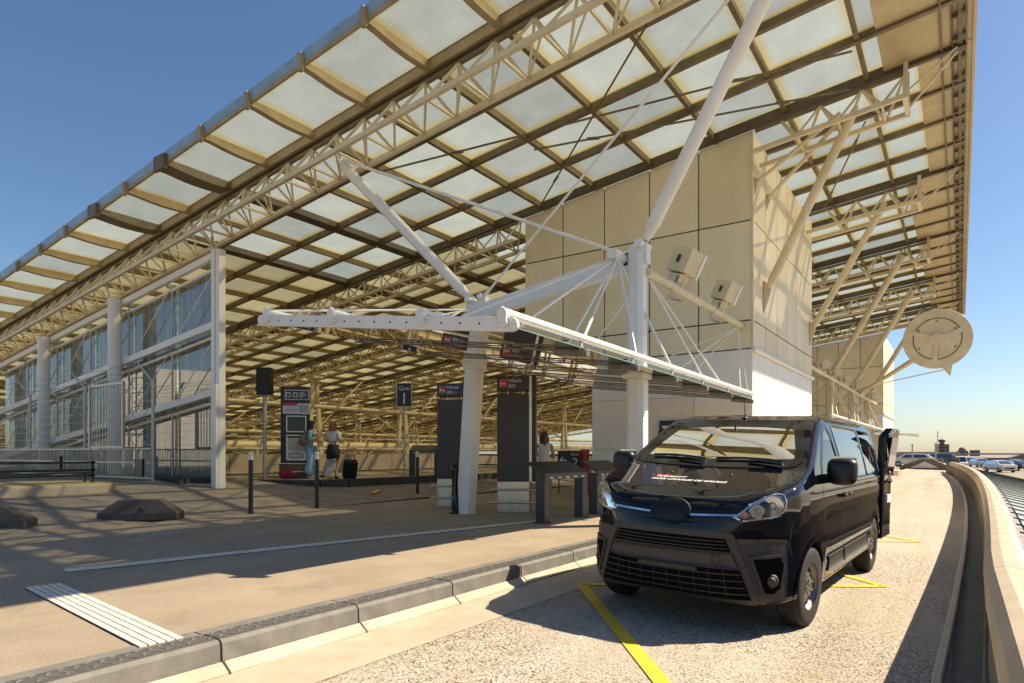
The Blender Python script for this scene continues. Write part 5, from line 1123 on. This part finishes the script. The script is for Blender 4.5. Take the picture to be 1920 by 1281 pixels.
def person(loc, rz, label, H, pose, wear, hair):
    """faces -y locally; pose gives joint offsets in metres for a 1.7 m body"""
    t = thing('person', loc, label, 'person', rz); k = H/1.7
    V3 = lambda x, y, z: Vector((x, y, z))*k
    g = dict(pelvis=V3(0, 0, .93), belly=V3(0, .0, 1.08), chest=V3(0, 0, 1.26), collar=V3(0, .01, 1.4), neck=V3(0, .0, 1.47), head=V3(0, -.02, 1.57), crown=V3(0, -.01, 1.66),
             shL=V3(.165, .01, 1.385), shR=V3(-.165, .01, 1.385), elL=V3(.22, .03, 1.12), elR=V3(-.22, .03, 1.12), wrL=V3(.22, -.08, .9), wrR=V3(-.22, -.08, .9), haL=V3(.22, -.12, .82), haR=V3(-.22, -.12, .82),
             hiL=V3(.09, 0, .88), hiR=V3(-.09, 0, .88), knL=V3(.1, -.01, .49), knR=V3(-.1, -.01, .49), anL=V3(.1, .03, .09), anR=V3(-.1, .03, .09), toL=V3(.11, -.12, .035), toR=V3(-.11, -.12, .035))
    for n, v in pose.items(): g[n] = V3(*v)
    r = dict(pelvis=(.14, .1), belly=(.115, .085), chest=(.135, .095), collar=(.1, .07), neck=.052, head=(.075, .09), crown=(.06, .075), shL=.055, shR=.055, elL=.04, elR=.04, wrL=.028, wrR=.028, haL=(.036, .02), haR=(.036, .02), hiL=.085, hiR=.085, knL=.056, knR=.056, anL=.038, anR=.038, toL=(.04, .03), toR=(.04, .03))
    J = {n: (g[n], tuple(x*k for x in r[n]) if hasattr(r[n], '__len__') else r[n]*k) for n in g}
    E = [('pelvis', 'belly'), ('belly', 'chest'), ('chest', 'collar'), ('collar', 'neck'), ('neck', 'head'), ('head', 'crown'), ('collar', 'shL'), ('collar', 'shR'), ('pelvis', 'hiL'), ('pelvis', 'hiR')]
    for s in 'LR': E += [('sh'+s, 'el'+s), ('el'+s, 'wr'+s), ('wr'+s, 'ha'+s), ('hi'+s, 'kn'+s), ('kn'+s, 'an'+s), ('an'+s, 'to'+s)]
    # fingers and thumb on each hand, in the same skeleton
    for s in 'LR':
        ha, wr = g['ha'+s], g['wr'+s]; d = (ha-wr).normalized(); sd = d.cross(Vector((0, 1, 0)) if abs(d.y) < .9 else Vector((1, 0, 0))).normalized(); dn = d.cross(sd)
        for q in range(4):
            a = ha+(sd*(q-1.5)*.019+d*.02)*k; b = a+(d*.035+dn*.012)*k; c = b+(d*.022+dn*.022)*k*(1 if q in (1, 2) else .8)
            for nm, p in (('a', a), ('b', b), ('c', c)): J[f'f{s}{q}{nm}'] = (p, .0085*k)
            E += [('ha'+s, f'f{s}{q}a'), (f'f{s}{q}a', f'f{s}{q}b'), (f'f{s}{q}b', f'f{s}{q}c')]
        a = wr.lerp(ha, .55)+sd*.03*k; b = a+(sd*.02+d*.03)*k; J[f't{s}a'] = (a, .01*k); J[f't{s}b'] = (b, .008*k); E += [('wr'+s, f't{s}a'), (f't{s}a', f't{s}b')]
    body = skinned('body', J, E, M['skin'], t, 'pelvis', 1)
    # face: nose, eyes, mouth, ears
    hd = g['head']; m = MB(); m.ball(hd+Vector((0, -.1, -.01))*k, .014*k, 8, 6); m.ball(hd+Vector((.08, 0, 0))*k, (.012*k, .022*k, .03*k), 8, 6); m.ball(hd+Vector((-.08, 0, 0))*k, (.012*k, .022*k, .03*k), 8, 6); m.build('nose_and_ears', M['skin'], t)
    m = MB(); m.ball(hd+Vector((.032, -.082, .02))*k, .009*k, 8, 6); m.ball(hd+Vector((-.032, -.082, .02))*k, .009*k, 8, 6); m.box(hd+Vector((0, -.088, -.055))*k, (.045*k, .008*k, .009*k)); m.build('eyes_and_mouth', surf('dark_brown', (.05, .02, .015), None, 4, .5), t)
    def sub(nm, keys, grow, mat, extra=None, root='pelvis', sb=2):
        JJ = {n: (g[n], tuple(x*k+gx for x, gx in zip(r[n] if hasattr(r[n], '__len__') else (r[n], r[n]), (grow.get(n, .012),)*2))) for n in keys}
        if extra: JJ.update(extra)
        EE = [e for e in E if e[0] in JJ and e[1] in JJ]; 
        if extra: EE += extra_edges
        return skinned(nm, JJ, EE, mat, t, root, sb)
    for nm, keys, grow, mat, root in wear: sub(nm, keys, grow, mat, None, root)
    # hair: tapered strands gathered into a soft mass
    hm, ln, wd = hair; m = MB(); c = hd+Vector((0, .015, .03))*k; n_, q_ = 18, 14; vs = []
    for j in range(q_+1):
        v = j/q_; 
        for i in range(n_):
            a = 2*math.pi*i/n_; back = .5+.5*math.sin(a)      # +y = back of head
            if v < .45: ph = v/.45*math.pi/2; rr = math.sin(ph); z = math.cos(ph)*.115; yy = rr*.105; xx = rr*.095; off = 0
            else: w = (v-.45)/.55; rr = 1-.35*w*w; z = -w*(ln*(.15+.85*back)); xx = (.095+wd*math.sin(w*2.4))*rr; yy = .105*rr; off = w*.035
            wob = 1+.06*math.sin(5*a+7*v)+.05*math.sin(9*a-3*v)
            yv = math.sin(a)*yy*wob+off*back
            if v >= .45 and back < .35: yv = max(yv, -.055)
            vs.append(c+Vector((math.cos(a)*xx*wob, yv, z))*k)
    m.add(vs, [(j*n_+i, (j+1)*n_+i, (j+1)*n_+(i+1) % n_, j*n_+(i+1) % n_) for j in range(q_) for i in range(n_)], True); m.add(vs[:n_], [tuple(range(n_))]); m.build('hair', hm, t)
    for s in 'LR':
        m = MB(); m.ball(g['to'+s].lerp(g['an'+s], .45)+Vector((0, -.02, 0))-Vector((0, 0, g['to'+s].lerp(g['an'+s], .45).z-.035*k)), (.048*k, .13*k, .042*k), 12, 8); m.build('shoe', pose_shoe, t)
    return t, g, k
TORSO = ['pelvis', 'belly', 'chest', 'collar', 'shL', 'shR']
LEGS = ['pelvis', 'hiL', 'hiR', 'knL', 'knR', 'anL', 'anR']
dark_hair = surf('hair_dark', (.02, .012, .008), (.035, .02, .012), 30, .45); ginger = surf('hair_ginger', (.3, .14, .045), (.2, .09, .03), 30, .45); brown = surf('hair_brown', (.09, .035, .015), (.06, .025, .01), 30, .4)
sky_blue = cloth('cloth_sky_blue', (.2, .42, .6), (.14, .33, .5)); pale_denim = cloth('cloth_pale_denim', (.42, .55, .64), (.2, .4, .56), 6); white_c = cloth('cloth_white', (.7, .68, .66)); black_c = cloth('cloth_black', (.012, .012, .013)); khaki = cloth('cloth_khaki', (.36, .26, .15))
pose_shoe = surf('shoe_white', (.7, .7, .7), None, 4, .6)
W1, g1, k1 = person((-15.95, 12.55, PZ), R(150), 'woman in light blue top and wide blue trousers with tan backpack', 1.74,
    dict(elL=(.2, -.06, 1.12), wrL=(.14, -.27, 1.2), haL=(.12, -.33, 1.24), elR=(-.26, .05, 1.13), wrR=(-.2, -.16, 1.08), haR=(-.17, -.23, 1.08), knL=(.19, -.05, .49), anL=(.3, .02, .09), toL=(.34, -.12, .035), head=(0, -.06, 1.56), crown=(0, -.06, 1.65)),
    [('top', TORSO+['elL', 'elR'], {n: .018 for n in TORSO}|{'elL': -.0, 'elR': 0}, sky_blue, 'pelvis'), ('trousers', LEGS, dict(pelvis=.02, hiL=.03, hiR=.03, knL=.055, knR=.055, anL=.14, anR=.14), pale_denim, 'pelvis')], (dark_hair, .42, .05))
pose_shoe = surf('shoe_black', (.015, .015, .015), None, 4, .6)
W2, g2, k2 = person((-15.45, 13.0, PZ), R(205), 'woman in white blouse and short black skirt with long ginger hair', 1.72,
    dict(elL=(.22, -.04, 1.13), wrL=(.15, -.22, 1.1), haL=(.12, -.29, 1.12), elR=(-.22, .02, 1.13), wrR=(-.2, -.18, 1.05), haR=(-.18, -.26, 1.05), knR=(-.12, -.1, .5), anR=(-.1, .06, .09), toR=(-.1, -.08, .035)),
    [('blouse', ['belly', 'chest', 'collar', 'shL', 'shR', 'elL', 'elR'], dict(belly=.04, chest=.03, collar=.02, shL=.025, shR=.025, elL=.02, elR=.02), white_c, 'chest'), ('skirt', ['pelvis', 'hiL', 'hiR', 'belly'], dict(pelvis=.04, hiL=.05, hiR=.05), black_c, 'pelvis')], (ginger, .34, .035))
m = MB(); m.lathe([(.15, 1.02), (.18, .93), (.2, .8), (.2, .62), (.185, .6), (.1, .6)], 20); m.build('skirt_hem', black_c, W2)
W3, g3, k3 = person((-7.62, 12.32, 0), R(215), 'woman in white sleeveless top and tan trousers looking at her phone', 1.68,
    dict(elL=(.22, .0, 1.14), wrL=(.14, -.2, 1.17), haL=(.1, -.27, 1.2), elR=(-.22, .03, 1.12), wrR=(-.16, -.18, 1.12), haR=(-.12, -.26, 1.15), head=(0, -.05, 1.56), crown=(0, -.05, 1.65)),
    [('top', TORSO, {n: .02 for n in TORSO}|{'shL': .004, 'shR': .004}, white_c, 'pelvis'), ('trousers', LEGS, dict(pelvis=.025, hiL=.025, hiR=.025, knL=.03, knR=.03, anL=.035, anR=.035), khaki, 'pelvis')], (brown, .48, .02))
pose_shoe = M['black']
W4, g4, k4 = person((-5.35, 13.6, 0), R(150), 'dark haired person in navy top with pale collar behind the van', 1.72, {},
    [('top', TORSO+['elL', 'elR'], {n: .02 for n in TORSO}, cloth('cloth_navy', (.02, .025, .04)), 'pelvis'), ('trousers', LEGS, dict(pelvis=.02, hiL=.02, hiR=.02, knL=.025, knR=.025, anL=.03, anR=.03), black_c, 'pelvis')], (dark_hair, .12, .0))
m = MB(); m.lathe([(.075, 1.4), (.07, 1.45), (.06, 1.455)], 14); m.build('collar', white_c, W4)
def at_person(t, p): return t.matrix_basis @ Vector(p)
t = thing('phone', at_person(W3, g3['haL']+Vector((-.06, -.06, .05))), 'dark phone held by the woman in the white sleeveless top', 'phone', R(215)); m = MB(); m.box((0, 0, 0), (.075, .01, .15), M=Matrix.Rotation(R(-35), 3, 'X')); m.build('case', M['blackgloss'], t); m = MB(); m.box((0, .006, .004), (.066, .002, .135), M=Matrix.Rotation(R(-35), 3, 'X')); m.build('screen', M['anthracite'], t)
# backpack worn by the woman in blue
t = thing('backpack', at_person(W1, (0, .2, 1.02)), 'tan leather backpack on the back of the woman in blue', 'backpack', R(150)); tan_ = surf('tan_leather', (.3, .19, .09), (.22, .13, .06), 8, .6); m = MB(); m.ball((0, 0, .13), (.16, .1, .19), 16, 10); m.build('pouch', tan_, t); m = MB(); m.ball((0, .07, .08), (.11, .06, .09), 12, 8); m.build('pocket', tan_, t)
for s in (-1, 1): m = MB(); m.path([(s*.1, -.03, .02), (s*.12, -.16, .1), (s*.12, -.3, .28), (s*.12, -.22, .42), (s*.1, -.08, .4), (s*.08, -.03, .28)], .016, 6); m.build('strap', tan_, t)
t = thing('red_holdall', (-16.45, 12.1, PZ), 'crumpled crimson holdall at the foot of the bus totem', 'bag', R(40)); cr = cloth('cloth_crimson', (.36, .015, .04), (.24, .01, .03)); m = MB(); m.ball((0, 0, .14), (.22, .14, .15), 18, 12); o = m.build('pouch', cr, t)
for v in o.data.vertices: v.co += Vector((math.sin(v.co.z*22), math.cos(v.co.x*19), math.sin(v.co.x*17+v.co.y*11)))*.018; v.co.z = max(.005, v.co.z)
m = MB(); m.path([(-.12, 0, .25), (-.07, 0, .35), (.07, 0, .35), (.12, 0, .25)], .014, 6); m.build('handle', cr, t); m = MB(); m.ball((.23, .05, .1), (.1, .1, .1), 12, 8); m.build('side_pocket', cr, t)
def suitcase(loc, rz, label, mat, tilt):
    t = thing('suitcase', loc, label, 'suitcase', rz); t.rotation_euler = (tilt, 0, rz); m = MB(); m.bb((-.2, -.12, .06), (.2, .12, .62)); m.build('shell', mat, t, bevel=.04); m = MB(); m.path([(-.12, .09, .6), (-.12, .09, .98), (.12, .09, .98), (.12, .09, .6)], .012, 6); m.build('handle', M['galv'], t)
    for s in (-1, 1): m = MB(); m.tube((s*.15-.02, .09, .04), (s*.15+.02, .09, .04), .04, 12); m.build('wheel', M['rubber'], t)
suitcase((-15.1, 13.3, PZ), R(60), 'black trolley suitcase leaning beside the woman in the black skirt', black_c, R(30))
suitcase((-15.65, 12.85, PZ), R(150), 'pale silver trolley suitcase between the two women', surf('silver_case', (.4, .4, .4), None, 4, .35), R(20))

# ================================================================== FAR THINGS
def car(loc, rz, label, col, kind=0):
    t = thing('parked_car', loc, label, 'car', rz, 'cars parked beyond the road end'); pm = surf('car_paint', col, None, 1, .15, coat=1)
    Lh = 2.15; prof = [(-Lh, .3), (-Lh-.02, .7), (-Lh+.1, .92), (-1.5, 1.0), (-.75, 1.42), (.5, 1.48), (1.35, 1.4), (1.9, 1.02), (Lh, .95), (Lh+.03, .55), (Lh, .3)]
    if kind: prof = [(-Lh, .3), (-Lh, .95), (-1.7, 1.1), (-1.2, 1.85), (1.9, 1.9), (Lh, 1.7), (Lh, .3)]
    m = MB(); n = len(prof); vs = []
    for x_, sh in ((-.86, 1), (-.8, 1), (.8, 1), (.86, 1)):
        for y, z in prof:
            tz = max(0, z-.95); xx = x_*(1-.28*tz); vs.append((xx, y*(.985 if abs(x_) > .83 else 1), z-(.02 if abs(x_) > .83 and z > .5 else 0)))
    m.add(vs, [(j*n+i, j*n+(i+1) % n, (j+1)*n+(i+1) % n, (j+1)*n+i) for j in range(3) for i in range(n)]+[tuple(range(n))[::-1], tuple(range(3*n, 4*n))]); m.build('body', pm, t, bevel=.03)
    zt = 1.38 if not kind else 1.75; fy = -.82 if not kind else -1.28
    m = MB(); m.prism([(-.66, -1.4 if not kind else -1.66, 1.06 if not kind else 1.16), (.66, -1.4 if not kind else -1.66, 1.06 if not kind else 1.16), (.58, fy, zt), (-.58, fy, zt)], (0, -.03, .02)); m.build('windscreen', M['privacy'], t)
    for s in (-1, 1):
        m = MB(); m.prism([(s*.835, -1.15, 1.0), (s*.835, 1.45, 1.0), (s*.75, 1.15, zt-.03), (s*.75, -.6, zt-.03)], (s*.012, 0, 0)); m.build('side_window', M['privacy'], t)
        m = MB(); m.bb((s*.6-.14, -Lh-.03, .66), (s*.6+.14, -Lh+.06, .8)); m.build('headlight', M['sign_white'], t)
        for y in (-1.35, 1.3): m = MB(); m.lathe([(.2, -.1), (.32, -.1), (.33, 0), (.32, .1), (.2, .1)], 18, (s*.78, y, .33), 'X'); w = m.build('wheel', M['rubber'], t); m = MB(); m.lathe([(.2, s*.09), (.18, s*.11), (.03, s*.11)], 14, (s*.78, y, .33), 'X'); m.build('rim', M['steel'], w)
    m = MB(); m.bb((-.5, -Lh-.04, .42), (.5, -Lh+.02, .6)); m.build('grille', M['black'], t)
car((-4.3, 84, -.36), R(-88), 'white parked car seen side on behind the railing at the road end', (.7, .68, .64))
car((-2.3, 96, -.36), R(-80), 'dark grey parked car behind the white one at the road end', (.08, .08, .085))
car((-.2, 112, -1.2), R(10), 'white delivery van beyond the end of the parapet', (.72, .7, .66), 1)
car((4.0, 100, -1.2), R(25), 'white hatchback facing the camera on the right hand road', (.7, .68, .64))
car((6.1, 110, -1.2), R(35), 'black saloon beside the white hatchback on the right hand road', (.03, .03, .035))
car((2.6, 132, -1.2), R(20), 'pale blue car further off on the right hand road', (.3, .45, .55))
# railing at the road end
t = thing('guard_railing', (-4, 67, -.3), 'light steel railing closing the far end of the road', 'railing')
for h in (.5, .95): m = MB(); m.tube((-5.5, 0, h), (2.8, 0, h), .035, 6); m.build('rail', M['galv'], t)
for k in range(8): m = MB(); m.tube((-5.5+k*1.18, 0, 0), (-5.5+k*1.18, 0, .97), .035, 6); m.build('post', M['galv'], t)
for i, (x, y, h) in enumerate(((-3.6, 70, 2.3), (-1.9, 73, 2.4), (-2.6, 110, 4.5))):
    t = thing('thin_post', (x, y, -.36), ['thin pale post behind the road end railing', 'thin pale post at the start of the parapet bend', 'thin tall post beyond the parked cars'][i], 'post'); m = MB(); m.tube((0, 0, 0), (0, 0, h), .06, 8); m.build('shaft', M['galv'], t); m = MB(); m.box((0, -.1, h), (.2, .4, .08)); m.build('head', M['greysteel'], t)
# peaked white marquee-like cover at the parapet bend
t = thing('cable_cover', (-2.4, 66.5, -.36), 'low peaked dark and white cover where the parapet bends', 'cover'); m = MB(); m.prism([(-3, 0, 0), (2.4, 0, 0), (.4, 0, 1.05), (-.3, 0, 1.05)], (0, 2, 0)); m.build('shell', M['wall_conc'], t); m = MB(); m.prism([(-1.2, -.05, .25), (.9, -.05, .25), (-.1, -.05, .8)], (0, .04, 0)); m.build('white_face', M['whitewall'], t)
# kerbed nib with post at the far left of the road
t = thing('kerb_nib', (-4.0, 46, 0), 'pale kerbed nib at the far corner of the beige block', 'kerb'); m = MB(); m.prism([(-.3, -2, -.3), (.9, 0, -.3), (1.0, 1.5, -.3), (.4, 4, -.3), (-.3, 4, -.3)], (0, 0, .42)); m.build('slab', M['apron'], t); m = MB(); m.bb((.1, .2, .1), (.35, .45, 2.6)); m.build('post', M['cream'], t)
m = MB(); m.prism([(-.4, -1, 2.3), (1.7, 5, 2.3), (1.5, 12, 2.4), (-.4, 12, 2.6)], (0, 0, .16)); m.build('flat_roof', M['greysteel'], t)
# viaduct with a long beam
t = thing('viaduct', (-20, 175, -1.2), 'long low dark viaduct crossing the background', 'viaduct'); m = MB(); m.bar((-60, 0, 2.3), (85, 8, 2.0), 1.6, .35); m.build('deck', M['greysteel'], t)
for k in range(8): m = MB(); m.bb((-50+k*17, -.5, 0), (-49+k*17, .6, 2.0)); m.build('pier', M['concrete'], t)
m = MB(); m.bb((-60, 2, 0), (80, 3, 1.3)); m.build('retaining_wall', surf('far_wall', (.2, .19, .17), None, .4, .8), t)
m = MB(); m.bb((-60, 20, 0), (20, 40, 2.6)); m.build('low_building', surf('far_ochre', (.42, .33, .22), (.3, .24, .16), .3, .8), t)
# control tower, domed block, hoarding, terminal
fr_ = surf('far_facade', (.22, .19, .15), (.15, .13, .11), .2, .7); fd = surf('far_windows', (.06, .06, .065), None, .2, .3)
t = thing('control_tower', (-11.5, 600, -1.2), 'distant control tower with cab above stacked office floors', 'tower'); t.scale = (0.5, 0.5, 0.5); m = MB(); m.bb((-3.2, 0, 0), (3.2, 6, 21)); m.build('shaft', fr_, t); m = MB(); m.lathe([(3, 20), (4.6, 22.5), (4.8, 24.5), (3, 25.2)], 12, (0, 3, 0)); m.build('cab', fd, t); m = MB(); m.tube((0, 3, 25), (0, 3, 28), .3, 6); m.build('mast', fr_, t)
for k in range(3): m = MB(); m.bb((-9.5, -1, 4+k*4.6), (9.5, 9, 7+k*4.6)); m.build('office_floor', fr_, t); m = MB(); m.bb((-9.3, 0, 7+k*4.6), (9.3, 8, 8.6+k*4.6)); m.build('window_band', fd, t)
t = thing('domed_building', (1.5, 610, -1.2), 'distant block with a round dome on its roof', 'building'); t.scale = (0.42, 0.42, 0.42); m = MB(); m.bb((-9, 0, 0), (9, 12, 9)); m.build('base_block', fr_, t); m = MB(); m.ball((0, 6, 10), (6.2, 6, 6.2), 20, 12); m.build('dome', fr_, t)
for k in range(2): m = MB(); m.bb((-8.6, -.2, 2+k*3.4), (8.6, .1, 3.8+k*3.4)); m.build('window_band', fd, t)
t = thing('office_slab', (8.5, 555, -1.2), 'distant small slab office with two dark window bands', 'building'); t.scale = (0.42, 0.42, 0.42); m = MB(); m.bb((-7, 0, 0), (7, 8, 10)); m.build('wall', fr_, t)
for k in range(2): m = MB(); m.bb((-6.8, -.2, 4+k*3), (6.8, .1, 5.6+k*3)); m.build('window_band', fd, t)
t = thing('terminal_building', (24, 285, -1.2), 'brown curved roof terminal building on the right with roof turret', 'building'); t.scale = (0.42, 0.42, 0.42); pts = [(-22+44*i/20, 0, 9.6*math.sin(math.pi*(.05+.55*i/20))) for i in range(21)]
m = MB(); m.prism([(-22, 0, 0)]+pts+[(40, 0, 8), (40, 0, 0)], (0, 60, 0)); m.build('hall', surf('far_brown', (.3, .22, .14), (.22, .16, .1), .3, .6), t)
for k in range(14): m = MB(); m.bb((-8+k*3.2, -.25, .6), (-5.9+k*3.2, -.05, 6.2)); m.build('window', fd, t)
m = MB(); m.path([(p[0], -.2, p[2]+.25) for p in pts]+[(40, -.2, 8.3)], .35, 6); m.build('roof_edge', M['concrete'], t); m = MB(); m.lathe([(4, 8.5), (4, 10), (2.4, 10.2), (2, 12), (2.6, 12.3), (.5, 12.6)], 14, (8, 10, 0)); m.build('turret', M['greysteel'], t)
# road markings on the right hand road
g = MB()
for k in range(7): g.bb((5.2+k*.9, 60+k*7, -1.196), (5.5+k*.9, 63.5+k*7, -1.19))
for k in range(9): g.bb((6.4, 46+k*1.6, -1.196), (12, 46.7+k*1.6, -1.19))
g.build('road_lines', M['whitepaint'], label='white dashes and hatching painted on the right hand road', cat='road marking')
# hotel block behind the viewer, mirrored in the glass screen
t = thing('hotel_block', (-105, -38, -1.2), 'white hotel block with rows of windows facing the station', 'building', R(28)); m = MB(); m.bb((-26, -8, 0), (26, 8, 13)); m.build('wall', M['whitewall'], t)
for fl in range(3):
    for k in range(12): m = MB(); m.bb((-24+k*4, 7.9, 2+fl*3.3), (-21.6+k*4, 8.15, 3.9+fl*3.3)); m.build('window', fd, t)
